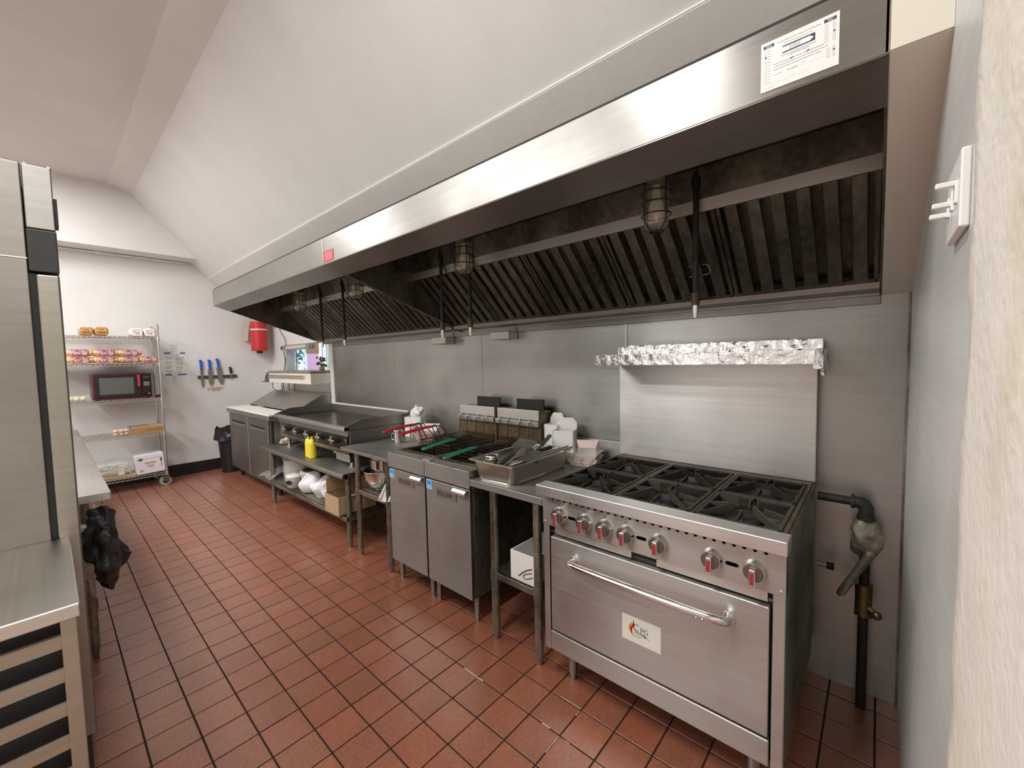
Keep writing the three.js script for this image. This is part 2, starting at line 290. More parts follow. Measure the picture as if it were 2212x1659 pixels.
// ceiling lamps
const lampGlow = new THREE.MeshStandardMaterial({ color: 0xffffff, roughness: 0.6, emissive: new THREE.Color().setRGB(...LAMP_TINT), emissiveIntensity: 2 });
TROFFERS.forEach(([x, z, l, w, glow], i) => {
  const t = thing('ceiling_light', ['long fluorescent ceiling strip above the aisle', 'long fluorescent ceiling strip deep in the room', 'short ceiling strip added to brighten the far wall', 'short fluorescent ceiling strip over the range end of the aisle'][i], 'ceiling light', [x, YC - 0.045, z], 'ceiling light strips');
  obj('housing', [rbox(x - l / 2 - 0.03, x + l / 2 + 0.03, YC - 0.045, YC, z - w / 2 - 0.03, z - w / 2, 0.004), rbox(x - l / 2 - 0.03, x + l / 2 + 0.03, YC - 0.045, YC, z + w / 2, z + w / 2 + 0.03, 0.004), rbox(x - l / 2 - 0.03, x - l / 2, YC - 0.045, YC, z - w / 2, z + w / 2, 0.004), rbox(x + l / 2, x + l / 2 + 0.03, YC - 0.045, YC, z - w / 2, z + w / 2, 0.004)], m.white, t);
  obj('diffuser', box(x - l / 2, x + l / 2, YC - 0.03, YC - 0.022, z - w / 2, z + w / 2), lampGlow, t);
  const a = new THREE.RectAreaLight(new THREE.Color().setRGB(...LAMP_TINT), glow, l, w);
  a.position.set(0, -0.01, 0); a.rotation.x = -Math.PI / 2; a.castShadow = true; t.add(a);
});
// the dining room beyond the hatch, with its seen window and added daylight openings
{
  const X2 = -8.6, Z2 = -4.2;
  struct('floor_dining', box(X2 - 0.1, -2, -0.1, 0, Z2, PZ - 0.12), m.wood);
  struct('ceiling_dining', box(X2 - 0.1, -2, 2.6, 2.7, Z2, PZ - 0.12), m.ceilPaint);
  struct('wall_dining', [box(X2 - 0.1, X2, 0, 2.6, -1.455, PZ - 0.12), box(X2 - 0.1, X2, 0, 0.9, -2.17, -1.455), box(X2 - 0.1, X2, 1.96, 2.6, -2.17, -1.455), box(X2 - 0.1, X2, 0, 2.6, Z2, -2.17)], m.cream);
  struct('wall_dining_side', [box(-2.1, -2, 0, 2.6, Z2, PZ - 0.12)], m.wallPaint);
  struct('wall_dining_front', [box(X2, -2, 0, 0.7, Z2 - 0.1, Z2), box(X2, -2, 2.3, 2.6, Z2 - 0.1, Z2), box(-5.2, -4.6, 0.7, 2.3, Z2 - 0.1, Z2)], m.wallPaint);  // unseen wide openings, added so daylight brightens the dining room
  const dl = thing('added_dining_light', 'added unseen square lamp that brightens the dining room past the hatch', 'ceiling light', [-7.2, 2.55, -2.2]);  // added lamp, out of view, to brighten the cream wall
  obj('housing', rbox(-7.52, -6.88, 2.56, 2.6, -2.52, -1.88, 0.005), m.white, dl); obj('diffuser', box(-7.5, -6.9, 2.55, 2.56, -2.5, -1.9), lampGlow, dl);
  const da = new THREE.RectAreaLight(new THREE.Color().setRGB(...LAMP_TINT), 30, 0.6, 0.6); da.position.set(0, -0.01, 0); da.rotation.x = -Math.PI / 2; da.castShadow = true; dl.add(da);
  const wd = shell('window_1');
  obj('window_frame', [box(X2 - 0.05, X2 + 0.02, 0.9, 1.96, -1.70, -1.665), box(X2 - 0.05, X2 + 0.03, 0.9, 1.96, -2.03, -1.955), box(X2 - 0.05, X2 + 0.03, 0.9, 1.96, -2.095, -2.06), box(X2 - 0.05, X2 + 0.02, 0.9, 0.94, -2.17, -1.455), box(X2 - 0.05, X2 + 0.02, 1.94, 1.96, -2.17, -1.455)], m.white, wd);
  obj('valance', rbox(X2 + 0.005, X2 + 0.05, 1.70, 1.94, -1.96, -1.69, 0.008), m.wood, wd);
  const cur = []; for (let k = 0; k < 9; k++) cur.push(cyl([X2 + 0.02, 0.95, -1.715 - k * 0.0285], [X2 + 0.02, 1.71, -1.715 - k * 0.0285], 0.0165, 0.0165, 8, true));
  obj('curtain', cur, S([0.90, 0.65, 0.76], 0.9, 0, { transmission: 0.65, thickness: 0 }), wd);
  obj('pane', box(X2 - 0.03, X2 - 0.026, 0.93, 1.95, -1.665, -1.455), m.glass, wd);
  obj('pane', box(X2 - 0.03, X2 - 0.026, 0.93, 1.95, -2.17, -2.095), m.glass, wd);
}

{ // shrubs in the yard outside the dining-room window
  const leaf = [S([0.05, 0.12, 0.10], 0.8), S([0.10, 0.17, 0.12], 0.8)];
  for (const [i, x, y, z, r] of [[0, -10.6, 1.35, -2.25, 0.42], [1, -11.4, 1.95, -2.55, 0.36]]) {
    const t = thing('yard_shrub', ['leafy shrub seen low in the window past the serving hatch', 'taller shrub top seen high in the window past the serving hatch'][i], 'shrub', [x, 0, z], 'shrubs outside the window');
    const gs = []; for (let k = 0; k < 170; k++) { const a = rr(0, 6.28), b = rr(-1, 1), q = r * Math.cbrt(rnd()); gs.push(new THREE.PlaneGeometry(0.09, 0.05).rotateX(rr(0, 6)).rotateY(rr(0, 6)).translate(x + q * Math.cos(a) * Math.sqrt(1 - b * b), y + q * b * 1.3, z + q * Math.sin(a) * Math.sqrt(1 - b * b))); }
    obj('foliage', gs, leaf[i], t); obj('stem', cyl([x, 0, z], [x, y, z], 0.03, 0.02, 8), m.wood, t);
  }
  solo('yard_lawn', 'patch of ground outside the dining room window', 'lawn', box(-16, -8.75, -0.1, 0, -9, 3), S([0.10, 0.16, 0.06], 0.9)).userData.kind = 'structure';
}
// ---------------------------------------------------------------- exhaust hood
{
  const HX0 = -3.873, HX1 = 1.108, SEAM = -1.412;
  const hood = thing('exhaust_hood', 'long stainless kitchen exhaust hood with dark grease filters over the cook line', 'hood', [SEAM, 1.688, 0]);
  const outline = [[0.0, 1.688], [0.965, 2.013], [1.1, 2.057], [1.1, 2.212], [0.13, 2.212], [0.0, 2.10]];
  for (const [a, b] of [[HX0, SEAM - 0.0012], [SEAM + 0.0012, HX1]]) {
    obj('front_panel', rbox(a, b, 2.057, 2.212, 1.092, 1.1, 0.002), m.hoodSteel, hood);
    obj('lip', pX([[0.962, 2.016], [0.966, 2.010], [1.1, 2.054], [1.097, 2.062], [0.972, 2.022], [0.968, 2.05], [0.962, 2.05]], a, b), m.hoodSteel, hood);
    obj('top_panel', box(a, b, 2.203, 2.21, 0.13, 1.092), m.hoodInner, hood);
    obj('inner_apron', pX([[0.962, 2.03], [0.968, 2.03], [0.968, 2.2], [0.962, 2.2]], a, b), m.hoodInner, hood);
  }
  obj('gap_shade_strip', box(HX0 + 0.02, HX1, 2.212, 2.221, 1.086, 1.096), m.rubber, hood, { label: 'dark strip for the shadow gap along the hood top' });  // dark strip put in for the shadow gap above the hood
  obj('seam', rbox(SEAM - 0.004, SEAM + 0.002, 2.06, 2.21, 1.1, 1.1025, 0.001), m.steelBright, hood);
  obj('end_panel', pX(outline, HX0, HX0 + 0.006), m.hoodInner, hood);
  obj('end_panel', pX(outline, HX1 - 0.006, HX1), m.hoodInner, hood);
  obj('divider_panel', [pX([[0.02, 1.70], [0.962, 2.018], [0.962, 2.2], [0.1, 2.2]], SEAM - 0.012, SEAM + 0.012), pX([[0.02, 1.694], [0.962, 2.012], [0.962, 2.02], [0.02, 1.702]], SEAM - 0.02, SEAM + 0.02)], m.hoodInner, hood);
  for (const [a, b] of [[HX0 + 0.006, SEAM - 0.012], [SEAM + 0.012, HX1 - 0.006]]) {
    obj('grease_gutter', [pX([[0.0, 1.700], [0.10, 1.708], [0.115, 1.745], [0.108, 1.747], [0.092, 1.716], [0.0, 1.708]], a, b), pX([[0.0, 1.69], [0.012, 1.69], [0.012, 1.70], [0.0, 1.70]], a, b)], m.railSteel, hood);
    obj('filter_rail', pX([[0.452, 2.044], [0.46, 2.040], [0.475, 2.085], [0.466, 2.088]], a, b), m.railSteel, hood);
    obj('rail_apron', pX([[0.466, 2.088], [0.474, 2.085], [0.50, 2.2], [0.492, 2.2]], a, b), m.hoodInner, hood);
    const n = 5, w = (b - a) / n, A = [0.105, 1.738], B = [0.452, 2.062], L = Math.hypot(B[0] - A[0], B[1] - A[1]), ang = Math.atan2(B[1] - A[1], B[0] - A[0]);
    const slatG = prep(new RoundedBoxGeometry(0.047, L - 0.03, 0.02, 2, 0.006)), onPlane = (g, x, h) => g.rotateX(Math.PI / 2 - ang).translate(x, (A[1] + B[1]) / 2 - h * Math.cos(ang), (A[0] + B[0]) / 2 + h * Math.sin(ang));
    for (let i = 0; i < n; i++) {
      const cx = a + w * (i + 0.5);
      const f = obj('filter_frame', [onPlane(box(-w / 2 + 0.003, -w / 2 + 0.017, -L / 2, L / 2, -0.012, 0.012), cx, 0), onPlane(box(w / 2 - 0.017, w / 2 - 0.003, -L / 2, L / 2, -0.012, 0.012), cx, 0), onPlane(box(-w / 2 + 0.003, w / 2 - 0.003, L / 2 - 0.018, L / 2, -0.012, 0.012), cx, 0), onPlane(box(-w / 2 + 0.003, w / 2 - 0.003, -L / 2, -L / 2 + 0.018, -0.012, 0.012), cx, 0), onPlane(box(-w / 2 + 0.003, w / 2 - 0.003, -L / 2, L / 2, -0.02, -0.016), cx, -0.03)], m.filter, hood, { at: [cx, 1.9, 0.28] });
      for (let k = 0; k < 6; k++) obj('baffle', onPlane(slatG.clone(), cx - w / 2 + 0.017 + (w - 0.034) * (k + 0.5) / 6, 0.006), m.filter, f);
      if (i === 3 && a > -2) for (const q of [-0.16, -0.10]) obj('pull_ring', tube([[cx + w / 2 + q, 1.87, 0.27], [cx + w / 2 + q + 0.03, 1.86, 0.29], [cx + w / 2 + q + 0.035, 1.83, 0.27], [cx + w / 2 + q, 1.825, 0.25]], 0.0022, 14, 6), m.wire, hood);
    }
  }
  obj('back_trim', rbox(HX0 + 0.2, HX1, 1.655, 1.69, 0.0, 0.012, 0.003), m.steelDull, hood);
  // painted filler between hood and end wall
  solo('hood_filler', 'tan painted filler box between the hood end and grey wall', 'soffit', pX([[0.0, 1.69], [1.1, 2.057], [1.1, 2.9], [0.0, 2.9]], HX1 + 0.001, XR), m.filler).userData.kind = 'structure';
  struct('trim_4', box(HX1 + 0.001, XR - 0.0005, 2.058, 2.9, 1.1, 1.104), m.cream);
  // caged lamps, unlit
  const lampAt = [[0.437, 'caged hood lamp above the six burner range'], [-0.69, 'caged hood lamp above the side table and fryers'], [-1.94, 'caged hood lamp next to the divider above the griddle'], [-3.0, 'caged hood lamp nearest the serving hatch end']];
  let first;
  lampAt.forEach(([x, label], i) => {
    if (first) { dup(first, x - lampAt[0][0], 0, 0, label); return; }
    const z = 0.62, t = first = thing('hood_lamp', label, 'lamp', [x, 1.95, z], 'caged lamps inside the hood');
    obj('lamp_base', lathe([[0, 2.2], [0.062, 2.2], [0.062, 2.165], [0.045, 2.155], [0.045, 2.13], [0, 2.13]], [x, 0, z]), m.hoodInner, t);
    obj('globe', lathe([[0.042, 2.14], [0.05, 2.12], [0.05, 2.0], [0.044, 1.972], [0.03, 1.96], [0, 1.957]], [x, 0, z], 24), S([0.93, 0.90, 0.78], 0.08, 0, { transmission: 0.88, thickness: 0 }), t);
    obj('bulb', lathe([[0.014, 2.13], [0.016, 2.09], [0.028, 2.05], [0.028, 2.02], [0.0, 1.995]], [x, 0, z], 16), S([0.75, 0.74, 0.68], 0.4), t);
    const cage = []; for (const y of [2.10, 2.06, 2.015]) cage.push(new THREE.TorusGeometry(0.055, 0.0026, 6, 24).rotateX(Math.PI / 2).translate(x, y, z));
    for (let k = 0; k < 4; k++) { const a = k * Math.PI / 2 + 0.5, c = Math.cos(a) * 0.055, s = Math.sin(a) * 0.055; cage.push(bent([[x + c, 2.15, z + s], [x + c, 1.985, z + s], [x + c * 0.45, 1.952, z + s * 0.45]], 0.0026, 6)); }
    cage.push(new THREE.TorusGeometry(0.025, 0.0026, 6, 18).rotateX(Math.PI / 2).translate(x, 1.952, z));
    obj('guard', cage, m.iron, t);
  });
  // fire suppression drops
  const drops = [[0.545, 'suppression pipe drop over the range beside the caged lamp'], [-0.79, 'suppression pipe drop over the fryers under a caged lamp'], [-1.06, 'suppression pipe drop over the fryers close to the divider'], [-2.41, 'suppression pipe drop over the griddle on the divider side'], [-2.85, 'suppression pipe drop over the griddle on the hatch side']];
  let d0;
  drops.forEach(([x, label], i) => {
    if (d0) { dup(d0, x - drops[0][0], 0, 0, label); return; }
    const z = 0.49, t = d0 = thing('suppression_nozzle', label, 'nozzle', [x, 1.615, z], 'fire suppression drops under the hood');
    obj('pipe', [cyl([x, 1.70, z], [x, 2.2, z], 0.0115, 0.0115, 12), cyl([x, 2.13, z], [x, 2.17, z], 0.018, 0.018, 12)], m.iron, t);
    obj('coupling', [cyl([x, 1.665, z], [x, 1.715, z], 0.0165, 0.0165, 8)], S([0.10, 0.06, 0.04], 0.6, 0.5), t);
    obj('nozzle_tip', [cyl([x, 1.635, z], [x, 1.668, z], 0.0125, 0.0125, 8), cyl([x, 1.615, z], [x, 1.635, z], 0.009, 0.0105, 12)], m.chrome, t);
  });
  // boxes under the gutter
  const cup = thing('grease_cup', 'small steel grease cup under the hood gutter, griddle side', 'grease cup', [-1.6, 1.6, 0.05], 'grease cups under the hood');
  obj('cup', [rbox(-1.69, -1.51, 1.60, 1.655, 0.002, 0.1, 0.004)], m.steel, cup); obj('bracket', box(-1.69, -1.51, 1.655, 1.69, 0.013, 0.018), m.steelDull, cup);
  dup(cup, 0.685, 0.006, 0, 'small steel grease cup under the hood gutter, fryer side');
  // stickers
  const st = canvas(900, 690, (c, w, h) => {
    c.fillStyle = '#eceae6'; c.fillRect(0, 0, w, h); c.fillStyle = '#2b2a58';
    for (const [x, y, a, b] of [[30, 42, 132, 46], [735, 42, 132, 46]]) c.fillRect(x, y, a, b);
    c.fillStyle = '#e8e6e4'; c.font = 'bold 20px sans-serif'; c.textAlign = 'center'; c.fillText('SERVICE', 96, 62); c.fillText('MONTH', 96, 82); c.fillText('SERVICE', 801, 62); c.fillText('YEAR', 801, 82);
    c.fillStyle = '#3a394c'; c.font = 'bold 25px sans-serif'; c.fillText('Do Not Remove Per Order of Fire Marshal', 450, 78); c.font = '25px serif'; c.fillText('Nationwide Maintenance Inc.', 450, 118);
    c.fillStyle = '#25244f'; c.fillRect(265, 142, 360, 18); c.fillRect(265, 226, 360, 18); c.beginPath(); c.moveTo(560, 142); c.lineTo(640, 142); c.lineTo(640, 244); c.lineTo(560, 244); c.lineTo(625, 193); c.fill();
    c.font = 'bold 76px serif'; c.strokeStyle = '#4a4970'; c.lineWidth = 2.5; c.strokeText('NM', 410, 222);
    c.fillStyle = '#5a596c'; const scrawl = (x, y, l, k) => { for (let q = 0; q < l;) { const n = 8 + ((q * 7 + k * 13) % 23); c.fillRect(x + q, y + ((q + k) % 3), n, 9); q += n + 5; } };   // small print too fine to read
    scrawl(250, 266, 400, 1); scrawl(330, 292, 240, 2); scrawl(160, 346, 560, 3); scrawl(160, 384, 620, 4); scrawl(160, 422, 540, 5);
    c.textAlign = 'left'; c.fillStyle = '#3a394c'; c.beginPath(); c.ellipse(375, 352, 20, 9, -0.7, 0, 7); c.ellipse(560, 345, 20, 9, -0.7, 0, 7); c.fill();
    c.font = '22px sans-serif'; c.fillText('Serviced By:', 150, 505); c.font = 'italic 40px serif'; c.fillStyle = '#22222c'; c.fillText('St Jabo', 320, 508); c.fillStyle = '#3a394c'; c.font = '20px sans-serif'; c.fillText('Date:', 490, 480); c.fillRect(490, 512, 250, 2);
    c.font = '21px sans-serif'; ['JAN', 'FEB', 'MAR', 'APR', 'MAY', 'JUN', 'JUL', 'AUG', 'SEP', 'OCT', 'NOV', 'DEC'].forEach((t, i) => { c.strokeRect(48, 118 + i * 40, 24, 24); c.fillText(t, 84, 138 + i * 40); });
    c.fillRect(50, 200, 20, 20);
    ['20', '21', '22', '23', '24', '25', '26'].forEach((t, i) => { c.fillText('20' + t, 740, 128 + i * 36); c.strokeRect(835, 110 + i * 36, 22, 22); }); c.fillRect(837, 220, 18, 18);
    ['QTR', 'SEMI', 'ANN', 'MON'].forEach((t, i) => { c.fillText(t, 762, 440 + i * 36); c.strokeRect(835, 422 + i * 36, 22, 22); }); c.fillRect(837, 460, 18, 18);
    c.font = '17px sans-serif'; for (let i = 1; i < 17; i++) c.fillText(String(i), 40 + i * 33, 590); for (let i = 17; i < 32; i++) c.fillText(String(i), 60 + (i - 16) * 33, 622); c.fillText('DAY OF MONTH', 48, 656);
  });
  solo('service_sticker', 'white printed service sticker on the hood front', 'sticker', decalZ(0.884, 1.028, 2.071, 2.18, 1.1012), print(st, 0.5), null, { uv: 1 });
  const rt = canvas(256, 160, (c, w, h) => { c.fillStyle = '#c8283a'; c.fillRect(0, 0, w, h); c.fillStyle = '#eda0a6'; for (let i = 0; i < 6; i++) c.fillRect(24, 22 + i * 21, 150 + (i * 53) % 60, 7); });
  solo('red_tag', 'small red notice sticker by the hood seam', 'sticker', decalZ(-1.404, -1.28, 2.066, 2.128, 1.1012), print(rt, 0.4), null, { uv: 1 });
}

// ---------------------------------------------------------------- six burner range
{
  const W = 0.914, t = thing('gas_range', 'stainless six burner gas range with oven door and red knobs', 'range', [W / 2, 0, 0.45]);
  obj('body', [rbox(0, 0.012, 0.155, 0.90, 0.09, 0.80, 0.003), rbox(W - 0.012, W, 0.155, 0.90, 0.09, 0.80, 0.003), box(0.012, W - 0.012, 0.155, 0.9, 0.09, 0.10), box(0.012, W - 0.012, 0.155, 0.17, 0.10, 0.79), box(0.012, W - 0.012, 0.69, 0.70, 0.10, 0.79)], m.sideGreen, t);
  obj('stile', rbox(0, 0.031, 0.155, 0.729, 0.795, 0.811, 0.003), m.steel, t);
  obj('stile', rbox(W - 0.034, W, 0.155, 0.729, 0.795, 0.811, 0.003), m.steel, t);
  obj('oven_gap_shade', box(0.031, W - 0.034, 0.17, 0.727, 0.77, 0.786), m.shadeAndGlass, t);  // dark slab that gives the shade in the gaps round the door
  obj('header_strip', [rbox(0.058, 0.415, 0.692, 0.726, 0.786, 0.804, 0.002), rbox(0.512, 0.866, 0.692, 0.726, 0.786, 0.804, 0.002), rbox(0.41, 0.52, 0.717, 0.726, 0.786, 0.804, 0.002)], m.steelBright, t);
  const door = obj('oven_door', [rbox(0.040, 0.873, 0.257, 0.680, 0.786, 0.8145, 0.004, 3)], m.steel, t);
  const hp = [[0.160, 0.602, 0.812], [0.158, 0.606, 0.842], [0.166, 0.612, 0.862], [0.19, 0.616, 0.874], [0.24, 0.617, 0.878], [0.45, 0.617, 0.879], [0.66, 0.617, 0.878], [0.725, 0.616, 0.874], [0.752, 0.612, 0.862], [0.760, 0.606, 0.842], [0.758, 0.602, 0.812]];
  obj('handle', [tube(hp, 0.0145, 70, 14), cyl([0.16, 0.602, 0.8145], [0.16, 0.602, 0.818], 0.022, 0.02, 20), cyl([0.758, 0.602, 0.8145], [0.758, 0.602, 0.818], 0.022, 0.02, 20), ball([0.70, 0.611, 0.892], 0.004), ball([0.68, 0.61, 0.892], 0.003)], m.chrome, door);
  const lab = canvas(616, 416, (c, w, h) => {
    c.fillStyle = '#e7e8dd'; c.fillRect(0, 0, w, h);
    c.fillStyle = '#e79a2c'; c.beginPath(); c.moveTo(172, 82); c.bezierCurveTo(150, 120, 105, 150, 108, 205); c.bezierCurveTo(110, 245, 150, 270, 172, 300); c.bezierCurveTo(120, 220, 160, 150, 172, 82); c.fill();
    c.fillStyle = '#b5161d'; c.beginPath(); c.moveTo(176, 40); c.bezierCurveTo(205, 90, 215, 120, 185, 165); c.bezierCurveTo(160, 210, 165, 250, 178, 318); c.bezierCurveTo(130, 250, 120, 215, 160, 150); c.bezierCurveTo(185, 110, 185, 80, 176, 40); c.fill();
    c.fillStyle = '#191414'; c.font = '150px serif'; c.fillText('C', 180, 212); c.font = '108px serif'; c.fillText('P', 290, 212); c.fillText('G', 350, 212);
    c.beginPath(); c.moveTo(195, 190); c.bezierCurveTo(230, 250, 330, 205, 400, 250); c.bezierCurveTo(380, 285, 360, 240, 300, 235); c.bezierCurveTo(250, 232, 215, 235, 195, 190); c.fill();
    c.font = 'bold 26px sans-serif'; [['COOKING', 184, 252, 3], ['PERFORMANCE', 184, 284, 3], ['GROUP', 184, 316, 3]].forEach(([s, x, y, k]) => { let q = x; for (const ch of s) { c.fillText(ch, q, y); q += c.measureText(ch).width + k * 2.4; } });
  });
  obj('label_plate', decalZ(0.381, 0.534, 0.370, 0.471, 0.8153), print(lab, 0.4), door, { uv: 1, label: 'cream maker label with a flame logo' });
  obj('kick_panel', rbox(0.034, 0.876, 0.160, 0.247, 0.79, 0.8135, 0.004, 3), m.steel, t);
  { // punched front plate: a row of vent holes and three pilot slots
    const circ = (x, y, r, n = 12) => Array.from({ length: n }, (_, k) => [x + r * Math.cos(-k * 2 * Math.PI / n), y + r * Math.sin(-k * 2 * Math.PI / n)]);
    const slot = (x, y) => { const p = []; for (let k = 0; k <= 6; k++) { const a = Math.PI / 2 - k * Math.PI / 6; p.push([x + 0.013 + 0.007 * Math.cos(a), y + 0.007 * Math.sin(a)]); } for (let k = 0; k <= 6; k++) { const a = -Math.PI / 2 - k * Math.PI / 6; p.push([x - 0.013 + 0.007 * Math.cos(a), y + 0.007 * Math.sin(a)]); } return p; };
    const holes = Array.from({ length: 28 }, (_, i) => circ(0.055 + i * 0.02985, 0.851, 0.0062)).concat([0.152, 0.459, 0.766].map((x) => slot(x, 0.785)));
    obj('control_panel', [prismZ([[0, 0.728], [W, 0.728], [W, 0.872], [0, 0.872]], 0.8105, 0.8135, holes), box(0, W, 0.728, 0.731, 0.785, 0.8105), box(0, 0.003, 0.731, 0.872, 0.785, 0.8105), box(W - 0.003, W, 0.731, 0.872, 0.785, 0.8105)], m.steel, t);
    obj('burner_box', box(0.003, W - 0.003, 0.731, 0.868, 0.770, 0.774), m.shadeAndGlass, t);
  }
  obj('landing_ledge', rbox(-0.008, W + 0.008, 0.869, 0.914, 0.778, 0.855, 0.004, 3), m.steelBright, t);
  for (const x of [0.09, 0.215, 0.307, 0.398, 0.525, 0.705, 0.831]) {
    const k = obj('knob', cyl([x, 0.785, 0.8135], [x, 0.785, 0.834], 0.036, 0.031, 28), m.chrome, t);
    obj('knob_skirt', cyl([x, 0.785, 0.834], [x, 0.785, 0.838], 0.029, 0.026, 28), S([0.22, 0.20, 0.18], 0.35, 0.9), k);
    obj('grip', rbox(x - 0.009, x + 0.009, 0.752, 0.803, 0.836, 0.856, 0.003), m.chrome, k);
    obj('red_insert', rbox(x - 0.0055, x + 0.0055, 0.757, 0.795, 0.8555, 0.8575, 0.001), m.redGlass, k);
    obj('screw', cyl([x, 0.832, 0.8135], [x, 0.832, 0.816], 0.003, 0.003, 8), m.chrome, t);
  }
  for (const x of [0.012, 0.902]) obj('screw', ball([x, 0.742, 0.8135], 0.0055, 1, 1, 0.6, 10), m.chrome, t);
  // cooktop well and grates
  obj('cooktop_well', [box(0.006, W - 0.006, 0.84, 0.846, 0.10, 0.79), box(0.006, 0.016, 0.846, 0.905, 0.10, 0.79), box(W - 0.018, W - 0.006, 0.846, 0.910, 0.10, 0.79), box(0.012, W - 0.012, 0.846, 0.909, 0.100, 0.155)], m.burnt, t);
  obj('divider', rbox(0.318, 0.332, 0.86, 0.912, 0.16, 0.778, 0.003), m.burnt, t);
  obj('divider', rbox(0.618, 0.632, 0.86, 0.912, 0.16, 0.778, 0.003), m.burnt, t);
  const cols = [[0.02, 0.316], [0.334, 0.616], [0.634, 0.894]], rows = [[0.158, 0.462], [0.47, 0.776]];
  cols.forEach(([x0, x1], ci) => rows.forEach(([z0, z1], ri) => {
    const cx = (x0 + x1) / 2, cz = (z0 + z1) / 2, fin = [];
    fin.push(rbox(x0, x1, 0.898, 0.914, z0, z0 + 0.013, 0.003), rbox(x0, x1, 0.898, 0.914, z1 - 0.013, z1, 0.003), rbox(x0, x0 + 0.013, 0.898, 0.914, z0, z1, 0.003), rbox(x1 - 0.013, x1, 0.898, 0.914, z0, z1, 0.003));
    for (let k = 0; k < 8; k++) {
      const a = k * Math.PI / 4, diag = k % 2, R = diag ? Math.hypot(x1 - x0, z1 - z0) / 2 - 0.02 : (k % 4 ? (z1 - z0) : (x1 - x0)) / 2 - 0.006, r0 = 0.04, hI = 0.938;
      const s = new THREE.Shape((diag ? [[r0, 0.906], [r0 + 0.004, hI], [r0 + 0.02, hI - 0.003], [R * 0.72, 0.919], [R, 0.913], [R, 0.902], [r0 + 0.03, 0.899]] : [[r0 + 0.012, 0.902], [r0 + 0.018, 0.925], [r0 + 0.03, 0.923], [R, 0.914], [R, 0.906], [r0 + 0.03, 0.904]]).map(([p, q]) => new THREE.Vector2(p, q)));
      fin.push(new THREE.ExtrudeGeometry(s, { depth: 0.004, bevelEnabled: true, bevelThickness: 0.0012, bevelSize: 0.0012, bevelSegments: 1 }).translate(0, 0, -0.002).rotateY(a).translate(cx, 0, cz));
    }
    obj('grate', fin, (ci === 1 && ri === 1) || (ci === 2 && ri === 1) ? m.ironGrey : m.iron, t);
    obj('burner', [lathe([[0, 0.846], [0.03, 0.846], [0.03, 0.868], [0.062, 0.872], [0.066, 0.884], [0.05, 0.893], [0.022, 0.896], [0, 0.894]], [cx, 0, cz], 24), cyl([cx, 0.858, cz], [cx, 0.858, 0.78], 0.014, 0.014, 10)], m.iron, t);
    obj('drip_tray', rbox(x0 + 0.02, x1 - 0.02, 0.847, 0.851, z0 + 0.02, z1 - 0.02, 0.001), ri && ci ? m.linerFoil : m.burnt, t);
  }));
  // back guard with foil-wrapped shelf
  obj('back_guard', rbox(0, W, 0.905, 1.43, 0.058, 0.08, 0.003), m.steelBright, t);
  const foilBox = (x0, x1, y0, y1, z0, z1, a, f, nx = 110, k = 1) => { const g = crumple(new THREE.BoxGeometry(x1 - x0, y1 - y0, z1 - z0, nx, 7, Math.max(5, Math.round((z1 - z0) * 70))).translate((x0 + x1) / 2, (y0 + y1) / 2, (z0 + z1) / 2), a, f, k).toNonIndexed(); g.computeVertexNormals(); return g; };
  obj('foil_shelf', foilBox(-0.004, 0.926, 1.422, 1.474, 0.066, 0.336, 0.0017, 40), m.foil, t, { label: 'shelf wrapped in crinkled aluminium foil' });
  obj('foil_rail', foilBox(-0.002, 0.930, 1.476, 1.523, 0.058, 0.088, 0.0036, 48, 110, 2), m.foil, t);
  obj('foil_edge', [foilBox(0.918, 0.945, 1.40, 1.478, 0.07, 0.26, 0.005, 60, 6, 3), foilBox(0.93, 0.942, 1.37, 1.42, 0.09, 0.13, 0.006, 60, 4, 4)], m.foil, t);
  for (const [x, z] of [[0.095, 0.729], [0.82, 0.729], [0.095, 0.16], [0.82, 0.16]]) obj('leg', [cyl([x, 0.03, z], [x, 0.157, z], 0.019, 0.023, 16), cyl([x, 0, z], [x, 0.032, z], 0.013, 0.015, 12)], m.steelDull, t);
}
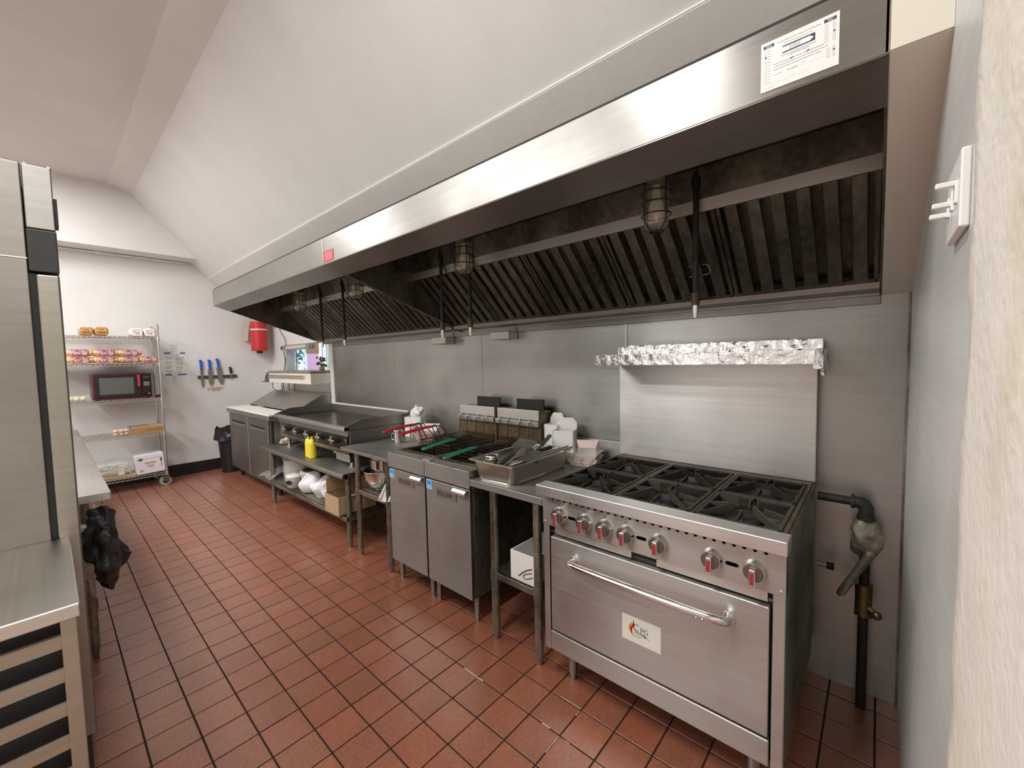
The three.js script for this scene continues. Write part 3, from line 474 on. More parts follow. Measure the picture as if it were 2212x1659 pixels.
// gas pipe and valves in the corner
{
  const t = thing('gas_pipe', 'dark gas pipe with wrapped valve in the corner beside the range', 'pipe', [1.08, 0, 0.09]);
  const z = 0.1;
  obj('pipe', [cyl([0.925, 0.857, z], [1.05, 0.857, z], 0.017, 0.017, 14), cyl([1.083, 0.0, z], [1.083, 0.66, z], 0.017, 0.017, 14)], m.iron, t);
  obj('elbow', [tube([[1.04, 0.857, z], [1.068, 0.855, z], [1.082, 0.838, z], [1.083, 0.80, z]], 0.024, 14, 12), cyl([1.035, 0.857, z], [1.047, 0.857, z], 0.028, 0.028, 14), cyl([1.083, 0.79, z], [1.083, 0.808, z], 0.029, 0.029, 14)], m.iron, t);
  obj('valve_wrap', crumple(new THREE.SphereGeometry(0.05, 28, 22).scale(0.98, 1.7, 0.95).translate(1.085, 0.715, z), 0.014, 30), S([0.36, 0.36, 0.33], 0.55, 0.3, { map: grime, bumpMap: wrapBump, bumpScale: 0.005 }), t, { label: 'grey wrapped shut-off valve' });
  obj('lever', crumple(new THREE.CapsuleGeometry(0.016, 0.20, 6, 14).rotateZ(-0.42).translate(1.055, 0.575, z + 0.05), 0.004, 40), S([0.42, 0.41, 0.38], 0.5, 0.4, { map: grime }), t);
  obj('lower_valve', [cyl([1.083, 0.40, z], [1.083, 0.52, z], 0.027, 0.027, 12), cyl([1.083, 0.505, z], [1.083, 0.525, z], 0.032, 0.032, 6), cyl([1.083, 0.395, z], [1.083, 0.415, z], 0.032, 0.032, 6), cyl([1.083, 0.44, z], [1.12, 0.425, z + 0.03], 0.012, 0.012, 10), ball([1.124, 0.423, z + 0.033], 0.017)], S([0.30, 0.22, 0.12], 0.4, 0.9, { map: grime }), t);
  const p2 = thing('stub_pipe', 'short pipe stub coming from the range back near the wall', 'pipe', [0.95, 0.55, 0.08]);
  obj('pipe', cyl([0.926, 0.555, 0.08], [0.965, 0.555, 0.08], 0.011, 0.011, 12), m.steelDull, p2); obj('cap', cyl([0.96, 0.555, 0.08], [0.985, 0.555, 0.08], 0.016, 0.016, 8), m.iron, p2);
}
// switch plate on the end wall
{
  const t = thing('switch_plate', 'white wall switch plate with toggles on the grey wall panel', 'switch', [XR, 1.635, 1.307]);
  obj('plate', rbox(XR - 0.011, XR, 1.635, 1.745, 1.238, 1.385, 0.003), m.plastic, t);
  for (const [z, dy] of [[1.355, 0.012], [1.312, -0.006], [1.268, -0.012]]) obj('toggle', [rbox(XR - 0.034, XR - 0.008, 1.688 + dy, 1.696 + dy, z - 0.005, z + 0.005, 0.002), rbox(XR - 0.014, XR - 0.01, 1.675, 1.705, z - 0.007, z + 0.007, 0.001)], m.plastic, t);
}
// ---------------------------------------------------------------- worktables
function leg(x, y1, z, r = 0.0205, foot = 0.05) { return [cyl([x, foot, z], [x, y1, z], r, r, 16), cyl([x, 0.012, z], [x, foot + 0.002, z], r * 0.62, r * 0.9, 14), cyl([x, 0, z], [x, 0.014, z], r * 0.72, r * 0.72, 14)]; }
function table(name, label, at, x0, x1, z0, z1, y, edge, shelfY, legs, splash, mats = {}) {
  const t = thing(name, label, 'table', at);
  obj('table_top', [rbox(x0, x1, y - edge, y, z1 - 0.012, z1, 0.004, 3), rbox(x0, x1, y - 0.004, y, z0, z1 - 0.002, 0.0015), rbox(x0, x0 + 0.01, y - edge, y, z0, z1, 0.003), rbox(x1 - 0.01, x1, y - edge, y, z0, z1, 0.003), rbox(x0 + 0.001, x1 - 0.001, y - edge, y - 0.0006, z0 - 0.004, z0 + 0.01, 0.004)], mats.top || m.steelDull, t);
  if (splash) obj('back_splash', rbox(x0, x1, y - 0.01, y + splash, z0, z0 + 0.012, 0.003), m.steel, t);
  const [lx0, lx1, lz0, lz1] = legs;
  if (shelfY) obj('under_shelf', [rbox(lx0 - 0.015, lx1 + 0.015, shelfY - 0.034, shelfY, lz1 - 0.005, lz1 + 0.012, 0.004), rbox(lx0 - 0.015, lx1 + 0.015, shelfY - 0.004, shelfY, lz0, lz1 + 0.01, 0.0015), rbox(lx0 - 0.015, lx0 + 0.0, shelfY - 0.03, shelfY, lz0, lz1, 0.003), rbox(lx1, lx1 + 0.015, shelfY - 0.03, shelfY, lz0, lz1, 0.003)], mats.shelf || m.galv, t);
  for (const x of [lx0, lx1]) for (const z of [lz0, lz1]) { const l = obj('leg', leg(x, y - edge * 0.6, z), mats.leg || m.galv, t); if (shelfY) obj('clamp', [cyl([x, shelfY - 0.045, z], [x, shelfY + 0.012, z], 0.0245, 0.0245, 16)], mats.shelf || m.galv, l); }
  return t;
}
table('side_table', 'narrow steel side table between the fryers and the range', [-0.26, 0, 0.4], -0.504, -0.014, 0.02, 0.795, 0.832, 0.036, 0.366, [-0.362, -0.078, 0.08, 0.758], 0.13);
table('side_table', 'steel side table between the griddle and the fryers', [-1.67, 0, 0.4], -2.0, -1.33, 0.02, 0.772, 0.815, 0.026, 0.508, [-1.818, -1.40, 0.09, 0.728], 0.0, { leg: m.galv });
// equipment stand for the griddle
{
  const x0 = -3.79, x1 = -1.965, z1 = 0.785, t = thing('equipment_stand', 'long low steel equipment stand under the griddle', 'table', [-2.88, 0, 0.4]);
  obj('table_top', [rbox(x0, x1, 0.594, 0.60, 0.03, z1 - 0.02, 0.002), cyl([x0, 0.578, z1 - 0.022], [x1, 0.578, z1 - 0.022], 0.022, 0.022, 18), rbox(x0, x0 + 0.012, 0.558, 0.6, 0.03, z1 - 0.02, 0.003), rbox(x1 - 0.012, x1, 0.558, 0.6, 0.03, z1 - 0.02, 0.003)], m.steelDull, t);
  obj('under_shelf', [rbox(-3.66, -1.975, 0.216, 0.25, 0.735, 0.758, 0.004), rbox(-3.66, -1.975, 0.245, 0.25, 0.07, 0.75, 0.002), rbox(-1.99, -1.975, 0.216, 0.25, 0.07, 0.75, 0.002)], m.galv, t);
  for (const x of [-3.634, -1.998]) for (const z of [0.09, 0.722]) obj('leg', leg(x, 0.59, z), m.galv, t);
}
// ---------------------------------------------------------------- griddle
{
  const x0 = -3.575, x1 = -2.062, t = thing('griddle', 'wide countertop gas griddle with splash guards and chrome knobs', 'griddle', [-2.82, 0.6, 0.4]);
  obj('body', [rbox(x0 + 0.02, x1 - 0.005, 0.735, 0.915, 0.09, 0.655, 0.004)], m.steelDull, t);
  obj('control_panel', [rbox(x0 + 0.09, x1 - 0.02, 0.752, 0.872, 0.652, 0.668, 0.003)], S([0.05, 0.045, 0.04], 0.3, 0.6, { map: grime }), t, { label: 'dark knob panel' });
  obj('lower_rail', rbox(x0 + 0.07, x1 + 0.0, 0.722, 0.754, 0.60, 0.672, 0.004), S([0.42, 0.38, 0.28], 0.45, 0.9, { map: grime }), t);
  obj('front_apron', rbox(x0 + 0.02, x1 - 0.01, 0.868, 0.922, 0.63, 0.672, 0.004), m.steelDull, t);
  obj('front_rail', rbox(x0, x1, 0.915, 0.945, 0.655, 0.706, 0.006, 3), m.steel, t);
  obj('plate', box(x0 + 0.02, x1 - 0.02, 0.90, 0.930, 0.09, 0.66), S([0.22, 0.20, 0.18], 0.3, 1, { map: grime, roughnessMap: steelRough }), t);
  const prof = [[0.70, 0.918], [0.70, 0.948], [0.55, 0.998], [0.09, 1.0], [0.09, 0.918]];
  obj('splash_guard', pX(prof, x0, x0 + 0.012), m.steelDull, t); obj('splash_guard', pX(prof, x1 - 0.012, x1), m.steelDull, t);
  obj('splash_guard', rbox(x0, x1, 0.918, 1.0, 0.078, 0.092, 0.003), m.steelDull, t);
  const knobAt = [-3.30, -3.03, -2.775, -2.53, -2.27];
  for (const x of knobAt) {
    const k = obj('knob', [cyl([x, 0.822, 0.668], [x, 0.822, 0.69], 0.03, 0.026, 20), cyl([x, 0.822, 0.69], [x, 0.822, 0.712], 0.017, 0.015, 16)], m.black, t);
    obj('grip', [rbox(x - 0.042, x + 0.042, 0.813, 0.831, 0.70, 0.722, 0.006, 3), rbox(x - 0.009, x + 0.009, 0.788, 0.856, 0.70, 0.722, 0.006, 3)], m.chrome, k);
  }
  obj('badge', new THREE.ConeGeometry(0.025, 0.03, 3).rotateZ(Math.PI).scale(1, 1, 0.2).translate(-2.115, 0.83, 0.671), m.chrome, t);
  obj('grease_drawer', [rbox(-2.34, -2.10, 0.645, 0.70, 0.45, 0.648, 0.004), rbox(-2.36, -2.08, 0.698, 0.716, 0.45, 0.66, 0.003)], m.steel, t);
  for (const [x, z] of [[-3.48, 0.60], [-2.15, 0.60], [-3.48, 0.15], [-2.15, 0.15]]) obj('leg', [cyl([x, 0.60, z], [x, 0.725, z], 0.019, 0.022, 16), cyl([x, 0.6, z], [x, 0.612, z], 0.026, 0.026, 16)], m.chrome, t);
}
// ---------------------------------------------------------------- two fryers
{
  const vul = (dirt) => canvas(512, 160, (c, w, h) => { c.fillStyle = '#8a8078'; c.fillRect(0, 0, w, h); c.fillStyle = '#16110f'; c.font = 'bold 104px sans-serif'; c.save(); c.scale(0.92, 1); c.fillText('VULCAN', 18, 112); c.restore(); c.fillRect(486, 22, 12, 118); });
  const es = canvas(200, 256, (c, w, h) => { c.fillStyle = '#e8f2fa'; c.fillRect(0, 0, w, h); c.fillStyle = '#1f8fe0'; c.fillRect(12, 12, w - 24, 120); c.fillStyle = '#6bb9ee'; c.fillRect(12, 140, w - 24, 100); c.strokeStyle = '#e8f2fa'; c.lineWidth = 7; c.beginPath(); c.arc(100, 118, 70, 3.4, 5.9); c.stroke(); c.fillStyle = '#0c63b5'; c.beginPath(); for (let i = 0; i < 10; i++) { const a = i * Math.PI / 5 - 1.57, r = i % 2 ? 14 : 34; c.lineTo(118 + r * Math.cos(a), 88 + r * Math.sin(a)); } c.fill(); c.fillStyle = '#1673c4'; c.font = 'italic 44px serif'; c.fillText('energy', 34, 128); c.fillStyle = '#e8f2fa'; c.font = 'bold 26px sans-serif'; c.fillText('ENERGY', 42, 182); c.fillText('STAR', 62, 212); });
  const x0 = -1.306, x1 = -0.912, t = thing('deep_fryer', 'gas deep fryer next to the griddle side table, with red handled baskets', 'fryer', [(x0 + x1) / 2, 0, 0.4], 'pair of deep fryers');
  obj('body', [rbox(x0 + 0.002, x0 + 0.012, 0.15, 0.862, 0.04, 0.755, 0.002), rbox(x1 - 0.012, x1 - 0.002, 0.15, 0.862, 0.04, 0.755, 0.002), box(x0 + 0.01, x1 - 0.01, 0.15, 0.16, 0.04, 0.755), box(x0 + 0.01, x1 - 0.01, 0.15, 0.862, 0.04, 0.05), box(x0 + 0.01, x1 - 0.01, 0.16, 0.8, 0.742, 0.752)], m.sideGreen, t);
  const door = obj('door', rbox(x0 + 0.006, x1 - 0.006, 0.150, 0.764, 0.757, 0.780, 0.004, 3), m.steelFry, t);
  obj('door_handle', [pX([[0.779, 0.762], [0.80, 0.762], [0.812, 0.75], [0.806, 0.736], [0.800, 0.738], [0.804, 0.749], [0.797, 0.756], [0.779, 0.757]], x0 + 0.275, x0 + 0.382)], m.steelBright, door);
  obj('name_plate', decalZ(x0 + 0.105, x0 + 0.288, 0.672, 0.728, 0.7808), print(vul(), 0.45, { metalness: 0.4 }), door, { uv: 1, label: 'raised black maker name' });
  obj('energy_label', decalZ(x0 + 0.010, x0 + 0.062, 0.706, 0.762, 0.7809), print(es, 0.4), door, { uv: 1, label: 'blue energy sticker' });
  obj('header', rbox(x0, x1, 0.773, 0.868, 0.712, 0.785, 0.004, 3), m.steelFry, t);
  obj('deck', [rbox(x0, x1, 0.852, 0.872, 0.66, 0.715, 0.003), rbox(x0, x0 + 0.03, 0.852, 0.874, 0.15, 0.70, 0.003), rbox(x1 - 0.03, x1, 0.852, 0.874, 0.15, 0.70, 0.003)], S([0.36, 0.33, 0.26], 0.5, 0.9, { map: grime }), t);
  obj('tank', [box(x0 + 0.028, x0 + 0.032, 0.52, 0.862, 0.15, 0.66), box(x1 - 0.032, x1 - 0.028, 0.52, 0.862, 0.15, 0.66), box(x0 + 0.03, x1 - 0.03, 0.52, 0.862, 0.655, 0.66), box(x0 + 0.03, x1 - 0.03, 0.52, 0.93, 0.15, 0.155), box(x0 + 0.03, x1 - 0.03, 0.515, 0.52, 0.15, 0.66)], S([0.16, 0.12, 0.08], 0.45, 0.8, { map: grime }), t);
  obj('oil', box(x0 + 0.032, x1 - 0.032, 0.70, 0.772, 0.156, 0.654), m.oil, t);
  obj('flue_riser', [rbox(x0 + 0.004, x1 - 0.004, 0.862, 1.118, 0.03, 0.148, 0.004)], S([0.28, 0.23, 0.15], 0.5, 0.85, { map: grime }), t);
  obj('hanger_plate', rbox(x0 + 0.012, x1 - 0.012, 1.058, 1.127, 0.146, 0.158, 0.003), m.steel, t);
  const hang = obj('basket_hanger', [rbox(x0 + 0.002, x1 - 0.006, 1.018, 1.055, 0.150, 0.176, 0.008, 3)], m.steelDull, t);
  for (const q of [0.055, 0.135, 0.24, 0.325]) obj('hook', tube([[x0 + q, 1.062, 0.16], [x0 + q, 1.066, 0.176], [x0 + q, 1.055, 0.184], [x0 + q, 1.02, 0.184], [x0 + q, 1.012, 0.178]], 0.0028, 14, 6), m.chrome, hang);
  obj('flue_cap', [rbox(x0 + 0.13, x0 + 0.365, 1.118, 1.19, 0.07, 0.082, 0.002), box(x0 + 0.13, x0 + 0.365, 1.112, 1.12, 0.05, 0.10)], m.iron, t);
  for (const [x, z] of [[x0 + 0.03, 0.72], [x1 - 0.03, 0.72], [x0 + 0.03, 0.09], [x1 - 0.03, 0.09]]) obj('leg', [cyl([x, 0.02, z], [x, 0.152, z], 0.014, 0.019, 14), cyl([x, 0, z], [x, 0.022, z], 0.012, 0.012, 12)], m.steelDull, t);
  dup(t, 0.397, 0, 0, 'gas deep fryer next to the range side table, with green handled baskets');
  solo('joint_clip', 'small bright joining clip across the two fryer tops', 'clip', rbox(-0.945, -0.875, 0.8685, 0.8725, 0.735, 0.77, 0.001), m.steelBright);
  // wire baskets
  const basket = (cx, grip, label, y, z0, hy) => {
    const w = 0.148, L = 0.34, h = 0.13, b = thing('fry_basket', label, 'basket', [cx, y - h, z0 + L / 2], 'fry baskets hanging in the fryers');
    const a0 = cx - w / 2, a1 = cx + w / 2, z1 = z0 + L, wires = [];
    for (let k = 0; k <= 12; k++) { const z = z0 + L * k / 12; wires.push(cyl([a0, y, z], [a0 + 0.008, y - h, z], 0.0016, 0.0016, 5), cyl([a1, y, z], [a1 - 0.008, y - h, z], 0.0016, 0.0016, 5), cyl([a0 + 0.008, y - h, z], [a1 - 0.008, y - h, z], 0.0016, 0.0016, 5)); }
    for (let k = 1; k <= 5; k++) { const x = a0 + w * k / 6; wires.push(cyl([x, y, z0], [x, y - h, z0], 0.0016, 0.0016, 5), cyl([x, y, z1], [x, y - h, z1], 0.0016, 0.0016, 5), cyl([x, y - h, z0], [x, y - h, z1], 0.0016, 0.0016, 5)); }
    for (let k = 1; k <= 5; k++) { const q = y - h * k / 6; for (const x of [a0, a1]) wires.push(cyl([x, q, z0], [x, q, z1], 0.0016, 0.0016, 5)); for (const z of [z0, z1]) wires.push(cyl([a0, q, z], [a1, q, z], 0.0016, 0.0016, 5)); }
    obj('wire_mesh', wires, m.basketWire, b);
    obj('rim', bent([[a0, y, z0], [a0, y, z1], [a1, y, z1], [a1, y, z0], [a0, y, z0]], 0.0038, 6), m.basketWire, b);
    for (const q of [-0.04, 0.04]) obj('rear_hook', bent([[cx + q, y, z0], [cx + q, 1.045, z0 - 0.012], [cx + q, 1.05, z0 - 0.022]], 0.003, 6), m.basketWire, b);
    const hz0 = z1 + 0.10, hz1 = z1 + 0.32;
    obj('handle_wire', [bent([[a0 + 0.01, y, z1 - 0.06], [cx - 0.022, hy + 0.014, z1 + 0.03], [cx - 0.011, hy + 0.012, hz0]], 0.0034, 6), bent([[a1 - 0.01, y, z1 - 0.06], [cx + 0.022, hy + 0.014, z1 + 0.03], [cx + 0.011, hy + 0.012, hz0]], 0.0034, 6), bent([[cx - 0.03, y, z1], [cx - 0.012, hy + 0.012, hz0 - 0.03]], 0.003, 6)], m.basketWire, b);
    obj('grip', tube([[cx - 0.011, hy + 0.013, hz0 - 0.01], [cx - 0.013, hy + 0.008, hz0 + 0.09], [cx - 0.011, hy - 0.004, hz1 - 0.02], [cx, hy - 0.008, hz1], [cx + 0.011, hy - 0.004, hz1 - 0.02], [cx + 0.013, hy + 0.008, hz0 + 0.09], [cx + 0.011, hy + 0.013, hz0 - 0.01]], 0.0062, 60, 8), grip, b);
  };
  basket(-1.205, m.gripRed, 'fry basket with red grip, closest to the griddle', 0.915, 0.21, 1.03);
  basket(-1.015, m.gripRed, 'fry basket with red grip, beside the green handled ones', 0.915, 0.22, 1.035);
  basket(-0.80, m.gripGreen, 'fry basket with green grip, closer to the red handled ones', 0.905, 0.21, 0.975);
  basket(-0.615, m.gripGreen, 'fry basket with green grip, closest to the range', 0.90, 0.21, 0.95);
}
// ---------------------------------------------------------------- on the side table by the range
{
  const t = thing('hotel_pan', 'deep stainless hotel pan full of utensils on the side table', 'pan', [-0.36, 0.832, 0.52]);
  const ring = (x0, x1, z0, z1, r, y) => { const p = [], q = [[x1 - r, z1 - r, 0], [x0 + r, z1 - r, 1], [x0 + r, z0 + r, 2], [x1 - r, z0 + r, 3]]; for (const [cx, cz, k] of q) for (let i = 0; i <= 6; i++) { const a = (k + i / 6) * Math.PI / 2; p.push([cx + r * Math.cos(a), y, cz + r * Math.sin(a)]); } return p; };
  const loft = (rs, cap) => { const P = [], n = rs[0].length, quad = (a, b, c, d) => P.push(...a, ...b, ...c, ...a, ...c, ...d); for (let k = 0; k + 1 < rs.length; k++) for (let i = 0; i < n; i++) { const j = (i + 1) % n; quad(rs[k][i], rs[k + 1][i], rs[k + 1][j], rs[k][j]); } if (cap) { const r = rs[rs.length - 1]; for (let i = 1; i + 1 < n; i++) P.push(...r[0], ...r[i], ...r[i + 1]); } const g = new THREE.BufferGeometry(); g.setAttribute('position', new THREE.Float32BufferAttribute(P, 3)); const h = mergeVertices(g, 1e-5); h.computeVertexNormals(); return h; };
  const x0 = -0.535, x1 = -0.21, z0 = 0.245, z1 = 0.78, Y = 0.937, B = 0.832;
  const panOut = loft([ring(x0, x1, z0, z1, 0.02, Y - 0.004), ring(x0, x1, z0, z1, 0.02, Y), ring(x0 + 0.018, x1 - 0.018, z0 + 0.018, z1 - 0.018, 0.04, Y - 0.003), ring(x0 + 0.034, x1 - 0.024, z0 + 0.028, z1 - 0.026, 0.045, B + 0.02), ring(x0 + 0.045, x1 - 0.035, z0 + 0.04, z1 - 0.037, 0.04, B + 0.003)], true);
  const panIn = loft([ring(x0, x1, z0, z1, 0.02, Y - 0.004), ring(x0 + 0.016, x1 - 0.016, z0 + 0.016, z1 - 0.016, 0.04, Y - 0.006), ring(x0 + 0.031, x1 - 0.021, z0 + 0.025, z1 - 0.023, 0.047, B + 0.02), ring(x0 + 0.043, x1 - 0.033, z0 + 0.038, z1 - 0.035, 0.042, B)], true);
  obj('pan_shell', [panOut, panIn], S([0.56, 0.53, 0.46], 0.38, 1, { map: steelCol, roughnessMap: steelRough, side: THREE.DoubleSide }), t);
  // utensils
  const turner = (name, label, a, b, wBlade, wTip, lBlade, mat, gripMat) => { const A = V(...a), Bv = V(...b), d = Bv.clone().sub(A), L = d.length(); d.normalize(); const w = V().crossVectors(d, V(0.25, 1, 0.35)).normalize(), n = V().crossVectors(d, w), M4 = new THREE.Matrix4().makeBasis(w, n, d).setPosition(A);
    const u = thing(name, label, 'utensil', a, 'utensils in the pan'), put = (g) => g.applyMatrix4(M4);
    obj('handle', [put(rbox(-0.012, 0.012, -0.008, 0.008, 0, L * 0.4, 0.006, 3)), put(rbox(-0.007, 0.007, -0.002, 0.002, L * 0.38, L - lBlade + 0.012, 0.001))], gripMat, u);
    const s = new THREE.Shape([[-wBlade / 2, 0], [wBlade / 2, 0], [wTip / 2, lBlade], [-wTip / 2, lBlade]].map(([p, q]) => new THREE.Vector2(p, q)));
    obj('blade', put(new THREE.ExtrudeGeometry(s, { depth: 0.0018, bevelEnabled: false }).rotateX(Math.PI / 2).translate(0, 0.001, L - lBlade)), mat, u); };
  turner('spatula', 'wide dark grill spatula lying in the pan', [-0.345, 0.925, 0.71], [-0.475, 0.972, 0.32], 0.115, 0.12, 0.15, S([0.15, 0.148, 0.142], 0.45, 0.2, { map: grime }), m.black);
  turner('spatula', 'triangular steel turner with black handle over the pan rim', [-0.415, 0.985, 0.19], [-0.262, 0.925, 0.60], 0.04, 0.115, 0.17, S([0.26, 0.24, 0.225], 0.45, 0.3, { map: grime }), m.black);
  turner('bench_scraper', 'dark handled scraper crossing the spatula in the pan', [-0.30, 0.952, 0.33], [-0.40, 0.90, 0.64], 0.045, 0.05, 0.08, m.steelDull, m.black);
  const tg = thing('tongs', 'pair of steel tongs resting on the pan rim', 'utensil', [-0.3, 0.9, 0.5], 'utensils in the pan');
  for (const s of [-1, 1]) obj('arm', tube([[-0.44, 0.865, 0.69], [-0.36 + s * 0.012, 0.90, 0.60], [-0.29 + s * 0.02, 0.93, 0.47], [-0.22 + s * 0.014, 0.95, 0.26]], 0.0065, 24, 6), m.steel, tg);
  obj('hinge', ball([-0.442, 0.864, 0.692], 0.011), m.chrome, tg);
  const cup = thing('steel_shaker', 'small steel dredge cup standing in the utensil pan', 'shaker', [-0.415, 0.832, 0.71]);
  obj('cup_body', lathe([[0, 0.834], [0.033, 0.834], [0.033, 0.925], [0.036, 0.927], [0.036, 0.955], [0.032, 0.963], [0.0, 0.966]], [-0.415, 0, 0.71], 28), m.chrome, cup);
  obj('band', [0.925, 0.942].map((y) => new THREE.TorusGeometry(0.0362, 0.002, 6, 28).rotateX(Math.PI / 2).translate(-0.415, y, 0.71)), m.chrome, cup);
  obj('handle', tube([[-0.447, 0.925, 0.715], [-0.472, 0.915, 0.72], [-0.472, 0.87, 0.72], [-0.447, 0.86, 0.715]], 0.003, 18, 6), m.chrome, cup);
  // paper goods
  const plaid = canvas(512, 128, (c, w, h) => { c.fillStyle = '#efe9df'; c.fillRect(0, 0, w, h); c.fillStyle = 'rgba(200,40,50,0.75)'; for (const x of [40, 56, 72, 210, 226, 242, 380, 396, 412]) c.fillRect(x, 0, 7, h); c.fillStyle = 'rgba(205,80,85,0.35)'; for (const y of [20, 34, 90, 104]) c.fillRect(0, y, w, 6); });
  const boat = (name, label, x, y, z, w, l, h, rot, mat, tip = 0) => { const u = thing(name, label, 'paper tray', [x, y, z]); const k = 0.72, pts = (s, yy) => [[-w * s / 2, yy, -l * s / 2], [w * s / 2, yy, -l * s / 2], [w * s / 2, yy, l * s / 2], [-w * s / 2, yy, l * s / 2]]; const b = pts(k, 0.002), r = pts(1, h); const wall = (i) => { const j = (i + 1) % 4, g = new THREE.BufferGeometry(); g.setAttribute('position', new THREE.Float32BufferAttribute([...b[i], ...r[j], ...r[i], ...b[i], ...b[j], ...r[j]], 3)); g.setAttribute('uv', new THREE.Float32BufferAttribute([0, 0, 1, 1, 0, 1, 0, 0, 1, 0, 1, 1], 2)); g.computeVertexNormals(); return g.rotateX(tip).rotateY(rot).translate(x, y, z); };
    for (let i = 0; i < 4; i++) obj('side', wall(i), mat, u, { uv: 1 }); obj('base', box(-w * k / 2, w * k / 2, 0, 0.002, -l * k / 2, l * k / 2).rotateX(tip).rotateY(rot).translate(x, y, z), m.paper, u); return u; };
  const plaidM = print(plaid, 0.7, { side: THREE.DoubleSide }), innerM = S([0.84, 0.82, 0.77], 0.75, 0, { side: THREE.DoubleSide });
  boat('paper_tray', 'red plaid paper food tray on the side table by the range', -0.185, 0.833, 0.155, 0.19, 0.15, 0.05, 0.25, plaidM);
  boat('paper_tray', 'plain cream tray nested in the red plaid tray', -0.188, 0.862, 0.155, 0.185, 0.145, 0.045, 0.25, innerM);
  boat('paper_tray', 'pink lined tray tipped up on top of the plaid trays', -0.175, 0.905, 0.14, 0.13, 0.10, 0.05, 0.5, S([0.80, 0.66, 0.60], 0.75, 0, { side: THREE.DoubleSide }), -0.9);
  const fry = (name, label, x, y, z, w, d, h, rot) => { const u = thing(name, label, 'carton', [x, y, z], 'folded paper cartons'); const put = (g) => g.rotateY(rot).translate(x, y, z);
    obj('carton_body', [put(box(-w / 2, w / 2, 0, h, -d / 2, -d / 2 + 0.004)), put(box(-w / 2, w / 2, 0, h, d / 2 - 0.004, d / 2)), put(box(-w / 2, -w / 2 + 0.004, 0, h, -d / 2, d / 2)), put(box(w / 2 - 0.004, w / 2, 0, h, -d / 2, d / 2)), put(box(-w / 2, w / 2, 0, 0.004, -d / 2, d / 2))], m.paper, u);
    const s = new THREE.Shape(); s.moveTo(-w / 2, 0); s.lineTo(-w / 2, 0.035); s.lineTo(-w * 0.3, 0.068); s.lineTo(w * 0.3, 0.068); s.lineTo(w / 2, 0.035); s.lineTo(w / 2, 0); obj('flap', put(new THREE.ExtrudeGeometry(s, { depth: 0.003, bevelEnabled: false }).rotateX(-0.2).translate(0, h, -d / 2)), m.paper, u); return u; };
  fry('paper_carton', 'white paper carton standing behind the utensil pan', -0.335, 0.833, 0.145, 0.13, 0.10, 0.19, 0.35);
  fry('paper_carton', 'taller white carton against the steel wall behind the pan', -0.45, 0.833, 0.10, 0.10, 0.08, 0.21, 0.1);
  // on the other side table
  const s2 = thing('steel_shaker', 'small steel dredge cup on the side table by the griddle', 'shaker', [-1.77, 0.815, 0.40]);
  obj('cup_body', lathe([[0, 0.816], [0.035, 0.816], [0.035, 0.90], [0.038, 0.902], [0.038, 0.915], [0.034, 0.92], [0.0, 0.922]], [-1.77, 0, 0.40], 28), m.chrome, s2);
  obj('handle', tube([[-1.804, 0.885, 0.41], [-1.83, 0.88, 0.42], [-1.83, 0.84, 0.42], [-1.804, 0.835, 0.41]], 0.003, 18, 6), m.chrome, s2);
  boat('paper_tray', 'pink checked paper tray on the side table by the griddle', -1.70, 0.816, 0.20, 0.20, 0.15, 0.06, -0.4, print(plaid, 0.7, { side: THREE.DoubleSide, color: 0xf2dcd6 }));
  boat('paper_tray', 'pale paper tray standing on edge beside the steel canister', -1.66, 0.86, 0.15, 0.16, 0.13, 0.06, 0.5, S([0.82, 0.72, 0.68], 0.75, 0, { side: THREE.DoubleSide }), -0.7);
  fry('paper_carton', 'white carton with crumpled paper beside the griddle', -1.90, 0.816, 0.14, 0.15, 0.11, 0.17, 0.5);
  solo('crumpled_paper', 'crumpled white paper on top of the carton', 'paper', crumple(new THREE.IcosahedronGeometry(0.055, 4).scale(1, 0.9, 0.8).translate(-1.86, 1.035, 0.14), 0.022, 26), m.paper);
  const can = thing('steel_canister', 'short steel canister behind the dredge cup by the griddle', 'canister', [-1.78, 0.815, 0.18]);
  obj('canister_body', lathe([[0, 0.816], [0.04, 0.816], [0.04, 0.92], [0.037, 0.92], [0.037, 0.825], [0, 0.825]], [-1.80, 0, 0.22], 24), m.steelBright, can);
}
